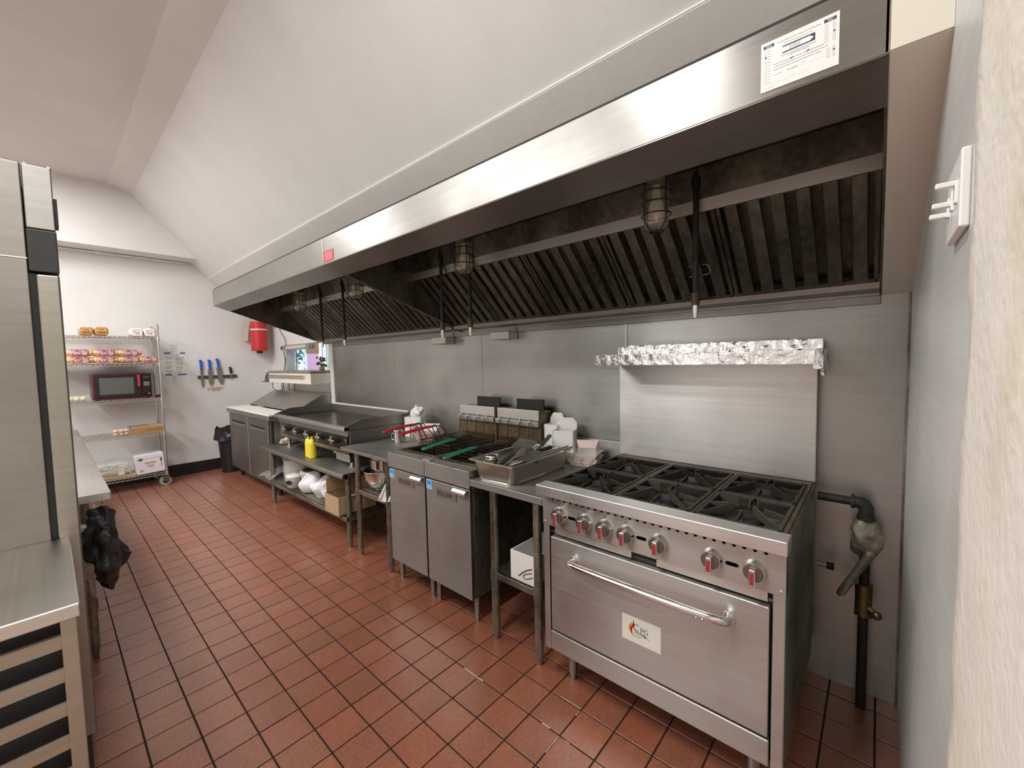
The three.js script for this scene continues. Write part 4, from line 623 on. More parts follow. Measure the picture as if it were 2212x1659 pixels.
// ---------------------------------------------------------------- on and under the equipment stand
{
  for (const [i, x, z] of [[0, -2.832, 0.665], [1, -2.752, 0.672]]) {
    const b = thing('squeeze_bottle', ['yellow mustard squeeze bottle on the stand, hatch side of the pair', 'yellow mustard squeeze bottle on the stand, fryer side of the pair'][i], 'bottle', [x, 0.6, z], 'mustard bottles');
    obj('bottle_body', lathe([[0, 0.601], [0.034, 0.601], [0.036, 0.608], [0.036, 0.735], [0.03, 0.75], [0, 0.752]], [x, 0, z], 24), m.yellow, b);
    obj('cap', lathe([[0.031, 0.75], [0.031, 0.765], [0.014, 0.772], [0.007, 0.80], [0, 0.802]], [x, 0, z], 20), S([0.85, 0.72, 0.12], 0.4), b);
  }
  const pl = thing('plate_stack', 'stack of cream plates on the stand under the griddle corner', 'plate', [-3.70, 0.6, 0.52]);
  for (let k = 0; k < 4; k++) obj('plate', lathe([[0, 0.602 + k * 0.011], [0.06, 0.602 + k * 0.011], [0.105 - k * 0.006, 0.614 + k * 0.011], [0.105 - k * 0.006, 0.617 + k * 0.011], [0.058, 0.607 + k * 0.011], [0, 0.607 + k * 0.011]], [-3.69, 0, 0.52], 28), S([0.80, 0.78, 0.66], 0.4), pl);
  solo('small_lid', 'white lid lying on the cream plates', 'lid', lathe([[0, 0.646], [0.05, 0.646], [0.05, 0.668], [0.03, 0.675], [0, 0.676]], [-3.65, 0, 0.53], 24), m.plastic);
  // bottom shelf, from the hatch side to the fryer side
  const jug = thing('plastic_tub', 'tall cloudy plastic tub in a clear bag on the stand shelf', 'tub', [-3.42, 0.25, 0.55]);
  obj('tub_body', lathe([[0, 0.252], [0.165, 0.252], [0.175, 0.26], [0.178, 0.47], [0.17, 0.48], [0.165, 0.47], [0.16, 0.27], [0, 0.27]], [-3.42, 0, 0.50], 32), S([0.62, 0.62, 0.50], 0.45, 0, { transmission: 0.25, thickness: 0 }), jug);
  obj('clear_bag', crumple(new THREE.CylinderGeometry(0.19, 0.185, 0.27, 40, 12, true).translate(-3.42, 0.39, 0.50), 0.014, 22), m.film, jug);
  const sp = thing('plastic_wrap', 'shiny clear plastic wrap spilling off the stand shelf end', 'wrap', [-3.6, 0.26, 0.66]);
  obj('wrap_sheet', crumple(new THREE.PlaneGeometry(0.30, 0.2, 30, 20).rotateX(-1.2).translate(-3.66, 0.32, 0.70), 0.035, 16), m.film, sp);
  const tub = (x, z, r, h, label) => { const t = thing('deli_tub', label, 'tub', [x, 0.25, z], 'plastic tubs on the stand shelf'); obj('tub_body', lathe([[0, 0.252], [r * 0.85, 0.252], [r, 0.25 + h], [r * 0.96, 0.25 + h], [r * 0.82, 0.262], [0, 0.262]], [x, 0, z], 28), S([0.74, 0.74, 0.70], 0.35, 0, { transmission: 0.2, thickness: 0 }), t); obj('lid', lathe([[0, 0.25 + h + 0.004], [r * 1.03, 0.25 + h + 0.002], [r * 1.03, 0.25 + h - 0.012]], [x, 0, z], 28), m.plastic, t); };
  tub(-3.19, 0.68, 0.07, 0.12, 'low white tub with dark mark on the stand shelf');
  solo('tub_mark', 'dark round mark on the low white tub', 'sticker', new THREE.CircleGeometry(0.022, 20).scale(1.3, 1, 1).rotateY(0.6).translate(-3.155, 0.31, 0.742), m.black);
  tub(-3.07, 0.56, 0.10, 0.16, 'wide white tub behind the plastic bags');
  solo('frying_lid', 'black glossy pan cover on the wide white tub', 'pan cover', lathe([[0, 0.432], [0.085, 0.432], [0.09, 0.422], [0.09, 0.416], [0, 0.42]], [-3.06, 0, 0.555], 28), S([0.03, 0.03, 0.03], 0.15));
  const bag = (x, z, r, h, label, k) => solo('plastic_bag', label, 'bag', crumple(new THREE.IcosahedronGeometry(1, 5).scale(r, h / 2, r * 1.1).translate(x, 0.258 + h / 2, z), 0.032, 14, k), m.bagWhite, 'white bags on the stand shelf');
  bag(-2.87, 0.63, 0.10, 0.19, 'white plastic bag slumped beside the wide tub', 1); bag(-2.65, 0.63, 0.10, 0.17, 'white plastic bag in the middle of the stand shelf', 2); bag(-2.42, 0.63, 0.10, 0.23, 'white plastic bag leaning against the cardboard box', 3);
  solo('brown_paper', 'flat brown paper package lying behind the white bags', 'package', rbox(-2.85, -2.52, 0.255, 0.36, 0.26, 0.47, 0.01), S([0.24, 0.15, 0.11], 0.7));
  const wc = thing('paper_bag', 'folded white bag standing behind the cardboard box', 'bag', [-2.44, 0.25, 0.40]); obj('bag_body', crumple(new THREE.BoxGeometry(0.16, 0.27, 0.14, 8, 10, 8).translate(-2.41, 0.392, 0.40), 0.012, 18), m.bagWhite, wc);
  const cb = thing('cardboard_box', 'brown cardboard box with open flap on the stand shelf', 'box', [-2.15, 0.25, 0.62]);
  obj('box_body', [box(-2.285, -2.045, 0.251, 0.40, 0.776, 0.782), box(-2.285, -2.045, 0.251, 0.40, 0.46, 0.466), box(-2.285, -2.279, 0.251, 0.40, 0.466, 0.776), box(-2.051, -2.045, 0.251, 0.40, 0.466, 0.776), box(-2.285, -2.045, 0.251, 0.257, 0.466, 0.776)], m.cardboard, cb);
  obj('flap', [box(-2.285, -2.05, 0.40, 0.53, 0.462, 0.468), box(-2.05, -2.022, 0.395, 0.401, 0.47, 0.70)], m.cardboard, cb);
  obj('flap', box(-2.28, -2.274, 0.40, 0.52, 0.47, 0.77), m.cardboard, cb);
  // shelf of the table between griddle and fryers
  const p1 = thing('mixing_bowl', 'steel mixing bowl on the side table shelf', 'bowl', [-1.70, 0.508, 0.62]);
  const bp = [[0, 0.516], [0.045, 0.516], [0.09, 0.545], [0.118, 0.60], [0.122, 0.655], [0.128, 0.658], [0.128, 0.661], [0.119, 0.661], [0.112, 0.60], [0.085, 0.55], [0, 0.522]];
  obj('bowl_wall', lathe(bp, [-1.68, 0, 0.62], 36), m.chrome, p1); obj('foot', lathe([[0.03, 0.509], [0.045, 0.509], [0.047, 0.518], [0.03, 0.518]], [-1.68, 0, 0.62], 24), m.chrome, p1);
  const p2 = thing('steel_pot', 'steel pot sitting in the mixing bowl', 'pot', [-1.68, 0.60, 0.6]);
  obj('pot_wall', lathe([[0, 0.60], [0.078, 0.60], [0.082, 0.61], [0.084, 0.735], [0.09, 0.74], [0.086, 0.742], [0.08, 0.735], [0.078, 0.615], [0, 0.61]], [-1.665, 0, 0.615], 32), m.chrome, p2);
  obj('handle', [bent([[-1.58, 0.70, 0.60], [-1.545, 0.705, 0.59], [-1.545, 0.68, 0.59], [-1.58, 0.665, 0.60]], 0.005, 8)], m.chrome, p2);
  const ld = thing('ladle', 'ladle handle leaning out of the steel pot', 'utensil', [-1.69, 0.62, 0.63]); obj('handle', tube([[-1.66, 0.63, 0.62], [-1.72, 0.75, 0.645], [-1.745, 0.78, 0.655]], 0.004, 20, 6), m.chrome, ld); obj('ladle_bowl', ball([-1.655, 0.635, 0.62], 0.024, 1, 0.7, 1), m.chrome, ld);
  const st = thing('fluted_mould', 'bright fluted metal mould upside down on the shelf by the fryer', 'mould', [-1.44, 0.508, 0.67]);
  { const g = new THREE.CylinderGeometry(0.055, 0.105, 0.10, 96, 8).translate(0, 0.56, 0), p = g.attributes.position; for (let i = 0; i < p.count; i++) { const a = Math.atan2(p.getZ(i), p.getX(i)), r = Math.hypot(p.getX(i), p.getZ(i)); if (r > 0.04) { const k = 1 + 0.07 * Math.cos(a * 14); p.setX(i, p.getX(i) * k); p.setZ(i, p.getZ(i) * k); } } g.computeVertexNormals(); obj('mould_wall', g.translate(-1.44, 0, 0.66), S([0.80, 0.80, 0.79], 0.25, 1), st); }
  obj('rim', new THREE.TorusGeometry(0.115, 0.003, 8, 40).rotateX(Math.PI / 2).translate(-1.44, 0.512, 0.66), m.chrome, st);
  obj('stem', tube([[-1.42, 0.60, 0.66], [-1.40, 0.64, 0.665], [-1.385, 0.66, 0.67]], 0.004, 10, 6), m.chrome, st);
  // shelf of the table by the range
  const ut = thing('storage_box', 'open white box on the side table shelf, dark tongs printed on it', 'box', [-0.16, 0.366, 0.6]);
  obj('box_wall', [rbox(-0.258, -0.10, 0.367, 0.51, 0.745, 0.752, 0.001), rbox(-0.258, -0.10, 0.367, 0.51, 0.40, 0.407, 0.001), rbox(-0.258, -0.252, 0.367, 0.51, 0.407, 0.745, 0.001), rbox(-0.106, -0.10, 0.367, 0.51, 0.407, 0.745, 0.001), box(-0.258, -0.1, 0.367, 0.372, 0.407, 0.745)].map((g) => g.translate(0, 0, 0.0)), m.white, ut);
  obj('print', [tube([[-0.205, 0.392, 0.753], [-0.16, 0.43, 0.753], [-0.12, 0.45, 0.753]], 0.003, 12, 6), tube([[-0.12, 0.43, 0.753], [-0.165, 0.41, 0.753], [-0.175, 0.395, 0.753], [-0.155, 0.39, 0.753], [-0.115, 0.41, 0.753]], 0.0022, 20, 6)], S([0.10, 0.06, 0.05], 0.5), ut);
}
// ---------------------------------------------------------------- refrigerated prep table at the hatch
{
  const x0 = -5.30, x1 = -3.765, zf = 0.70, t = thing('prep_refrigerator', 'two door refrigerated prep table with white cutting board', 'prep table', [-4.53, 0, 0.35]);
  obj('cabinet', [rbox(x0 + 0.04, x1 - 0.03, 0.13, 0.88, 0.02, 0.655, 0.004)], m.steelDull, t);
  obj('worktop', rbox(x0, x1, 0.855, 0.905, 0.42, zf, 0.006, 3), m.steel, t);
  obj('cutting_board', rbox(x0 + 0.005, x1 - 0.01, 0.905, 0.921, 0.44, zf - 0.004, 0.004), m.board, t, { label: 'long white cutting board' });
  for (const [a, b] of [[x0 + 0.045, -4.538], [-4.532, x1 - 0.085]]) {
    const d = obj('door', rbox(a, b, 0.142, 0.85, 0.655, 0.68, 0.006, 3), m.steelDull, t);
    obj('handle_recess_shade', box(a + 0.10, b - 0.10, 0.735, 0.765, 0.6785, 0.6812), m.shadeAndGlass, d);  // flat dark strip in place of the shade inside a recess
    obj('handle', rbox(a + 0.10, b - 0.10, 0.722, 0.738, 0.678, 0.69, 0.004), m.steelBright, d);
  }
  obj('side_post', rbox(x1 - 0.07, x1 - 0.03, 0.13, 0.85, 0.64, 0.67, 0.003), S([0.08, 0.075, 0.07], 0.5, 0.6), t);
  obj('lid', [pX([[0.118, 1.090], [0.415, 0.925], [0.42, 0.93], [0.122, 1.098]], x0, x1), pX([[-0.04, 1.088], [0.12, 1.088], [0.12, 1.098], [-0.04, 1.098]], x0, x1)], m.steel, t);
  obj('lid_side', pX([[-0.04, 0.90], [0.42, 0.90], [0.42, 0.93], [0.12, 1.093], [-0.04, 1.093]], x1 - 0.012, x1 - 0.001), m.steelDull, t);
  obj('lid_side', pX([[-0.04, 0.90], [0.42, 0.90], [0.42, 0.93], [0.12, 1.093], [-0.04, 1.093]], x0 + 0.001, x0 + 0.012), m.steelDull, t);
  obj('lid_handle', bent([[-4.80, 0.955, 0.375], [-4.80, 0.975, 0.39], [-4.72, 0.975, 0.39], [-4.72, 0.955, 0.375]], 0.005, 8), m.chrome, t);
  for (const [x, z] of [[x0 + 0.1, 0.58], [x1 - 0.1, 0.58], [x0 + 0.1, 0.1], [x1 - 0.1, 0.1]]) obj('leg', [cyl([x, 0, z], [x, 0.135, z], 0.02, 0.024, 14)], m.black, t);
}
// bin by the far wall
{
  const t = thing('trash_can', 'black bin with plastic liner between the prep table and far wall', 'trash can', [-5.60, 0, 0.60]);
  obj('bin', [lathe([[0, 0.003], [0.115, 0.003], [0.15, 0.55], [0.157, 0.56], [0.145, 0.56], [0.11, 0.012], [0, 0.012]], [-5.60, 0, 0.60], 28).scale(1, 1, 1)], m.black, t);
  obj('liner', crumple(new THREE.CylinderGeometry(0.165, 0.175, 0.17, 48, 10, true).translate(-5.60, 0.535, 0.60), 0.028, 16), m.bagBlack, t);
}
// ---------------------------------------------------------------- serving hatch
{
  const s = thing('hatch_counter', 'white boxed serving counter with granite top in the hatch', 'counter', [-4.42, 1.22, 0.1]);
  obj('counter_box', [rbox(-5.10, -3.765, 1.222, 1.347, PZ, 0.236, 0.003)], m.cream, s);
  obj('granite_top', [rbox(-5.105, -3.765, 1.347, 1.375, PZ, 0.242, 0.006, 3), rbox(-5.325, -4.005, 1.351, 1.3745, -0.32, PZ + 0.01, 0.004)], m.granite, s);
  obj('ticket_rail', [rbox(-5.06, -3.93, 1.290, 1.325, 0.237, 0.255, 0.006, 3), cyl([-5.06, 1.30, 0.256], [-3.93, 1.30, 0.256], 0.010, 0.010, 12)], m.steelBright, s);
  const h = thing('heat_strip', 'strip food warmer hung across the top of the hatch', 'food warmer', [-4.8, 1.66, -0.04]);
  obj('housing', rbox(-5.20, -4.33, 1.655, 1.722, -0.075, 0.02, 0.006), m.steel, h);
  obj('reflector', rbox(-5.05, -4.40, 1.668, 1.71, 0.018, 0.024, 0.003), S([0.78, 0.76, 0.72], 0.3, 0.6), h);
  obj('switch_box', rbox(-5.30, -5.20, 1.665, 1.715, -0.075, 0.0, 0.005), m.black, h);
  obj('cord', [tube([[-5.27, 1.665, -0.03], [-5.24, 1.5, -0.04], [-5.30, 1.376, -0.05]], 0.004, 20, 6), tube([[-5.25, 1.71, -0.05], [-5.32, 1.83, -0.07], [-5.50, 1.98, -0.073], [-5.53, 2.3, -0.073]], 0.004, 24, 6), tube([[-5.29, 1.70, -0.03], [-5.31, 1.6, -0.05], [-5.27, 1.5, -0.04], [-5.32, 1.376, -0.04]], 0.004, 20, 6)], m.black, h);
  const pr = thing('tape_dispenser', 'small dark dispenser on the ledge at the counter end', 'dispenser', [-5.22, 1.225, 0.16]);
  const sp = new THREE.Shape(); sp.moveTo(0, 0); sp.lineTo(0.14, 0); sp.lineTo(0.14, 0.11); sp.quadraticCurveTo(0.06, 0.12, 0, 0.03); sp.lineTo(0, 0);
  obj('body', new THREE.ExtrudeGeometry(sp, { depth: 0.09, bevelEnabled: true, bevelSize: 0.008, bevelThickness: 0.008, bevelSegments: 2 }).translate(-5.32, 1.238, 0.12), S([0.09, 0.09, 0.095], 0.35), pr); obj('front_window', rbox(-5.25, -5.215, 1.275, 1.30, 0.215, 0.222, 0.003), m.shadeAndGlass, pr);
  solo('ledge_board', 'thin dark ledge sticking out beside the hatch counter', 'shelf', rbox(-5.42, -5.10, 1.222, 1.230, 0.05, 0.235, 0.002), S([0.12, 0.07, 0.06], 0.5));
  const cd = thing('power_cord', 'dark power cords looping below the hatch counter', 'cord', [-5.0, 1.1, 0.1]);
  obj('loop', [tube([[-5.22, 1.222, 0.15], [-5.26, 1.15, 0.14], [-5.20, 1.105, 0.13], [-5.05, 1.11, 0.1], [-4.98, 1.222, 0.09]], 0.004, 40, 6), tube([[-5.02, 1.222, 0.1], [-5.05, 1.15, 0.1], [-5.0, 1.10, 0.1], [-4.97, 1.15, 0.1], [-5.0, 1.222, 0.1]], 0.004, 40, 6), tube([[-4.92, 1.222, 0.05], [-4.92, 1.099, 0.05]], 0.004, 6, 6), tube([[-4.78, 1.222, 0.03], [-4.78, 1.099, 0.03]], 0.004, 6, 6)], m.black, cd);
  const jar = thing('olive_jar', 'little glass jar with green plant sprig on the hatch counter', 'jar', [-4.03, 1.375, -0.03]);
  obj('jar_glass', lathe([[0, 1.376], [0.03, 1.376], [0.034, 1.40], [0.03, 1.43], [0.026, 1.43], [0.03, 1.40], [0.026, 1.38], [0, 1.38]], [-4.06, 0, -0.03], 20), S([0.6, 0.58, 0.5], 0.1, 0, { transmission: 0.8, thickness: 0 }), jar);
  const lf = []; for (let k = 0; k < 26; k++) lf.push(ball([-4.06 + rr(-0.045, 0.045), rr(1.43, 1.54), -0.03 + rr(-0.045, 0.045)], 0.016, rr(0.6, 1.2), rr(0.5, 1), rr(0.6, 1.2), 7)); obj('sprig', lf, S([0.13, 0.12, 0.03], 0.7), jar);
}
// ---------------------------------------------------------------- far wall
{
  const k = thing('knife_rack', 'dark magnetic knife bar on the far wall', 'knife rack', [XF, 1.28, 0.63]); obj('bar', rbox(XF, XF + 0.018, 1.283, 1.326, 0.40, 0.863, 0.003), S([0.06, 0.045, 0.04], 0.5), k);
  const knife = (z, yt, yb, wid, lean, label, grip, hl) => { const t = thing('kitchen_knife', label, 'knife', [XF + 0.02, yb, z], 'knives on the magnetic bar'); const X = XF + 0.019, put = (g) => g.translate(0, -yt, 0).rotateX(lean).translate(X, yt, z), ym = yt - hl;
    const s = new THREE.Shape(); s.moveTo(-wid / 2, ym); s.lineTo(wid / 2, ym); s.lineTo(wid / 2, yb + 0.07); s.quadraticCurveTo(wid * 0.3, yb + 0.02, -wid * 0.1, yb); s.lineTo(-wid / 2, yb + 0.06); s.lineTo(-wid / 2, ym);
    obj('blade', put(new THREE.ExtrudeGeometry(s, { depth: 0.002, bevelEnabled: false }).rotateY(Math.PI / 2)), m.blade, t);
    obj('handle', put(new RoundedBoxGeometry(0.02, hl, 0.032, 3, 0.009).translate(0.002, yt - hl / 2, 0)), grip, t); obj('butt', put(ball([0.002, yt - 0.008, 0.006], 0.017)), grip, t); };
  knife(0.822, 1.54, 1.155, 0.03, 0.02, 'narrow blue handled knife, first from the wire shelf', m.bluePlastic, 0.135);
  knife(0.724, 1.54, 1.175, 0.055, 0.02, 'blue handled chef knife, second from the wire shelf', m.bluePlastic, 0.135);
  knife(0.63, 1.556, 1.185, 0.062, 0.10, 'blue handled chef knife hanging at a tilt', m.bluePlastic, 0.12);
  knife(0.478, 1.433, 1.24, 0.02, 0.05, 'small black handled paring knife on the bar', m.black, 0.085);
  const st2 = []; for (let k = 0; k < 42; k++) { const a = rr(0, 6.28), q = Math.sqrt(rnd()), r = (0.019 - 0.011 * q) * rr(0.5, 1.2); st2.push(new THREE.CircleGeometry(r, 9).scale(1.5, rr(0.5, 0.9), 1).rotateY(Math.PI / 2).translate(XF + 0.0008 + k * 0.00001, 1.13 + 0.032 * q * Math.sin(a), 0.67 + 0.11 * q * Math.cos(a))); }
  solo('wall_stain', 'brown speckled stain on the wall under the knives', 'stain', st2, S([0.50, 0.37, 0.20], 0.9)).userData.kind = 'stuff';
  const e = thing('fire_extinguisher_cover', 'red cylinder canister hung high on the far wall', 'canister', [XF + 0.15, 1.63, 0.12]);
  const ex = XF + 0.14, ez = 0.125;
  obj('cylinder_body', lathe([[0, 1.665], [0.10, 1.665], [0.105, 1.67], [0.105, 2.078], [0.1, 2.088], [0, 2.09]], [ex, 0, ez], 32), m.red, e);
  obj('rib', [1.69, 1.705, 1.72].map((y) => new THREE.TorusGeometry(0.1055, 0.003, 6, 32).rotateX(Math.PI / 2).translate(ex, y, ez)), m.red, e);
  obj('strap', lathe([[0.1065, 1.965], [0.109, 1.965], [0.109, 1.985], [0.1065, 1.985]], [ex, 0, ez], 32), m.white, e);
  obj('valve', cyl([ex, 1.63, ez], [ex, 1.67, ez], 0.04, 0.04, 16), m.black, e);
  solo('hang_card', 'curled cardboard tag hanging beside the red canister', 'tag', crumple(new THREE.PlaneGeometry(0.07, 0.28, 6, 14).rotateY(1.0).rotateX(-0.12).translate(XF + 0.06, 1.95, 0.27), 0.008, 8), S([0.55, 0.45, 0.34], 0.8, 0, { side: THREE.DoubleSide }));
  // taped notices
  const note = (seed2) => canvas(300, 400, (c, w, h) => { c.fillStyle = '#e6e4e3'; c.fillRect(0, 0, w, h); c.fillStyle = '#8b8a90'; for (let y = 26; y < h - 24; y += 17) { if ((y * 7 + seed2) % 5 === 0) continue; c.fillRect(24, y, 100 + (y * 37 * seed2) % 150, 6); } });
  const np = (label, y0, y1, z0, z1, sd, x = XF + 0.0015) => solo('wall_notice', label, 'notice', decalX(x, y0, y1, z0, z1), print(note(sd), 0.8), 'papers taped to the far wall', { uv: 1 });
  np('small white note at the top of the taped papers', 1.635, 1.762, 1.03, 1.15, 3); np('printed sheet held with blue tape, nearest the wire shelf', 1.352, 1.64, 1.10, 1.205, 4, XF + 0.001); np('printed sheet held with blue tape, nearest the knives', 1.352, 1.64, 0.99, 1.097, 5, XF + 0.001); np('small white note at the bottom of the taped papers', 1.24, 1.345, 1.07, 1.142, 6);
  for (const [label, y, z0, z1] of [['upper strip of blue tape over the paper nearest the wire shelf', 1.638, 1.14, 1.207], ['upper strip of blue tape over the paper nearest the knives', 1.638, 0.985, 1.04], ['lower strip of blue tape under the paper nearest the wire shelf', 1.353, 1.135, 1.207], ['lower strip of blue tape under the paper nearest the knives', 1.353, 0.985, 1.075]]) solo('masking_tape', label, 'tape', decalX(XF + 0.0022, y - 0.01, y + 0.01, z0, z1), m.tapeBlue, 'blue tape strips');
}
// ---------------------------------------------------------------- wire shelf unit with its load
{
  const X1 = -5.45, X0 = -5.86, Z0 = 1.32, Z1 = 2.54, t = thing('wire_shelf', 'chrome wire shelving unit on casters against the far wall', 'shelf unit', [-5.65, 0, 1.93]);
  const ys = [1.82, 1.505, 1.085, 0.665, 0.165];
  for (const x of [X0, X1]) for (const z of [Z0, Z1]) { obj('post', [cyl([x, 0.12, z], [x, 1.975, z], 0.0125, 0.0125, 12)], m.wire, t); const c = obj('caster', [cyl([x - 0.014, 0.06, z + 0.02], [x + 0.014, 0.06, z + 0.02], 0.058, 0.058, 24)], S([0.30, 0.31, 0.26], 0.6), t); obj('caster_hub', cyl([x - 0.017, 0.06, z + 0.02], [x + 0.017, 0.06, z + 0.02], 0.03, 0.03, 18), m.black, c); obj('caster_fork', [box(x - 0.022, x - 0.018, 0.05, 0.125, z - 0.015, z + 0.045), box(x + 0.018, x + 0.022, 0.05, 0.125, z - 0.015, z + 0.045), box(x - 0.022, x + 0.022, 0.12, 0.128, z - 0.02, z + 0.045)], m.galv, c); }
  for (const y of ys) {
    const s = obj('wire_deck', [...[X0, X1].flatMap((x) => [cyl([x, y, Z0], [x, y, Z1], 0.0035, 0.0035, 6), cyl([x, y - 0.03, Z0], [x, y - 0.03, Z1], 0.0035, 0.0035, 6)]), ...[Z0, Z1].flatMap((z) => [cyl([X0, y, z], [X1, y, z], 0.0035, 0.0035, 6), cyl([X0, y - 0.03, z], [X1, y - 0.03, z], 0.0035, 0.0035, 6)]), ...Array.from({ length: 46 }, (_, i) => cyl([X0, y, Z0 + (i + 0.5) * (Z1 - Z0) / 46], [X1, y, Z0 + (i + 0.5) * (Z1 - Z0) / 46], 0.0018, 0.0018, 5)), ...[0.25, 0.5, 0.75].map((q) => cyl([X0 + (X1 - X0) * q, y - 0.006, Z0], [X0 + (X1 - X0) * q, y - 0.006, Z1], 0.0025, 0.0025, 6))], m.wire, t);
    obj('truss_wire', [X0, X1].map((x) => tube(Array.from({ length: 61 }, (_, i) => [x, y - 0.015 + (i % 2 ? 0.013 : -0.013), Z0 + i * (Z1 - Z0) / 60]), 0.0022, 240, 5)), m.wire, s);
    for (const x of [X0, X1]) for (const z of [Z0, Z1]) obj('collar', cyl([x, y - 0.035, z], [x, y + 0.006, z], 0.019, 0.016, 12), m.wire, s);
  }
  // top: loaves
  const loafPrint = canvas(256, 160, (c, w, h) => { c.fillStyle = '#a9773f'; c.fillRect(0, 0, w, h); c.fillStyle = '#d0a56a'; c.fillRect(20, 20, 216, 60); c.fillStyle = '#5b2e14'; c.fillRect(40, 92, 180, 10); c.fillRect(50, 108, 150, 10); c.fillStyle = '#7b4a1e'; c.fillRect(60, 36, 130, 22); });
  const wPrint = canvas(256, 200, (c, w, h) => { c.fillStyle = '#efe7e2'; c.fillRect(0, 0, w, h); c.strokeStyle = '#b6444a'; c.lineWidth = 12; c.beginPath(); c.ellipse(140, 64, 66, 34, 0, 0, 7); c.stroke(); c.strokeStyle = '#3b3a78'; c.lineWidth = 13; c.beginPath(); c.moveTo(70, 100); c.bezierCurveTo(90, 140, 170, 130, 200, 128); c.moveTo(90, 150); c.lineTo(200, 156); c.stroke(); c.fillStyle = '#c8a23c'; c.fillRect(40, 120, 22, 40); c.fillStyle = '#6d5a8a'; c.fillRect(30, 20, 12, 90); });
  const loaf = (z, y, w, h, mat, pm, label) => { const u = thing('bread_loaf', label, 'bread', [X1 - 0.12, y, z], 'packed loaves on the top shelf'); obj('loaf_body', [new RoundedBoxGeometry(0.24, h, w, 5, h * 0.36).translate(X1 - 0.13, y + h / 2 + 0.004, z)], mat, u); obj('end_print', [decalX(X1 - 0.008, y + 0.012, y + h * 0.92, z - w * 0.40, z + w * 0.40)], pm, u, { uv: 1 }); };
  loaf(1.92, 1.822, 0.115, 0.095, m.bread, print(loafPrint), 'brown wrapped loaf on the top shelf, closer to the refrigerator'); loaf(1.80, 1.822, 0.115, 0.10, m.bread, print(loafPrint), 'brown wrapped loaf on the top shelf, beside its twin');
  loaf(1.505, 1.822, 0.115, 0.10, m.paper, print(wPrint), 'white wrapped loaf with red and blue print, inner one'); loaf(1.388, 1.822, 0.105, 0.10, m.paper, print(wPrint), 'white wrapped loaf with red and blue print by the post');
  // bun packs
  const bunPrint = canvas(256, 128, (c, w, h) => { c.fillStyle = '#c58f78'; c.fillRect(0, 0, w, h); c.lineWidth = 9; for (let i = 0; i < 22; i++) { c.strokeStyle = ['#7a3f7d', '#e6cfd6', '#b4705c', '#5c2a72', '#ead9d8', '#d59a6a'][i % 6]; c.beginPath(); c.moveTo((i * 53) % w, (i * 31) % h); c.bezierCurveTo((i * 97) % w, (i * 17) % h, (i * 29) % w, (i * 71) % h, (i * 61 + 90) % w, (i * 43) % h); c.stroke(); } });
  const bunM = print(bunPrint, 0.25);
  const pack = (z, y, label) => { const u = thing('bun_pack', label, 'buns', [X1 - 0.13, y, z], 'bun packs on the second shelf');
    for (let k = 0; k < 4; k++) for (const q of [0, 1]) obj('bun', ball([X1 - 0.07 - q * 0.11, y + 0.038, z - 0.08 + k * 0.054], 0.034, 1.5, 0.95, 0.9, 12), m.bun, u);
    const g = crumple(new RoundedBoxGeometry(0.06, 0.074, 0.15, 6, 0.02).translate(X1 - 0.035, y + 0.039, z + 0.005), 0.006, 40);
    const uvs = new Float32Array(g.attributes.position.count * 2); for (let i = 0; i < g.attributes.position.count; i++) { uvs[2 * i] = (z + 0.08 - g.attributes.position.getZ(i)) / 0.15; uvs[2 * i + 1] = (g.attributes.position.getY(i) - y) / 0.078; } g.setAttribute('uv', new THREE.BufferAttribute(uvs, 2));
    obj('printed_wrapper', g, bunM, u, { uv: 1 }); };
  [[1.985, 1.515, 'bun pack, bottom layer next to the refrigerator'], [1.78, 1.515, 'bun pack, bottom layer, second from the refrigerator'], [1.575, 1.515, 'bun pack, bottom layer, third from the refrigerator'], [1.40, 1.515, 'single height bun pack at the post end of the shelf'], [1.985, 1.593, 'bun pack, top layer next to the refrigerator'], [1.775, 1.593, 'bun pack, top layer, second from the refrigerator'], [1.575, 1.593, 'bun pack, top layer, third from the refrigerator']].forEach((a) => pack(...a));
  solo('cardboard_tray', 'flat tan cardboard tray under the bun packs', 'tray', rbox(X0 + 0.03, X1 - 0.002, 1.508, 1.514, 1.34, 2.3, 0.002), m.cardboard);
  // microwave
  const mw = thing('microwave', 'dark red microwave oven on the wire shelf', 'microwave', [X1 - 0.19, 1.087, 1.66]);
  obj('case', rbox(X0 + 0.02, X1 - 0.012, 1.10, 1.395, 1.405, 1.912, 0.008, 3), m.mwRed, mw);
  const md = obj('door', rbox(X1 - 0.014, X1 + 0.002, 1.118, 1.385, 1.50, 1.90, 0.008, 3), S([0.02, 0.012, 0.014], 0.2), mw); obj('window', rbox(X1 + 0.001, X1 + 0.0035, 1.155, 1.345, 1.565, 1.855, 0.001), S([0.10, 0.10, 0.095], 0.25), md);
  obj('handle', rbox(X1 + 0.001, X1 + 0.014, 1.235, 1.372, 1.508, 1.532, 0.005), S([0.50, 0.03, 0.07], 0.25), md);
  const mwp = canvas(128, 256, (c, w, h) => { c.fillStyle = '#120c0d'; c.fillRect(0, 0, w, h); c.fillStyle = '#3c3a39'; c.fillRect(20, 16, 88, 36); c.fillStyle = '#a9a5a2'; for (let y = 0; y < 4; y++) c.fillRect(22, 92 + y * 14, 84, 6); c.font = '17px sans-serif'; for (let i = 0; i < 9; i++) c.fillText(String(i + 1), 28 + (i % 3) * 30, 172 + Math.floor(i / 3) * 24); c.fillRect(78, 232, 28, 10); });
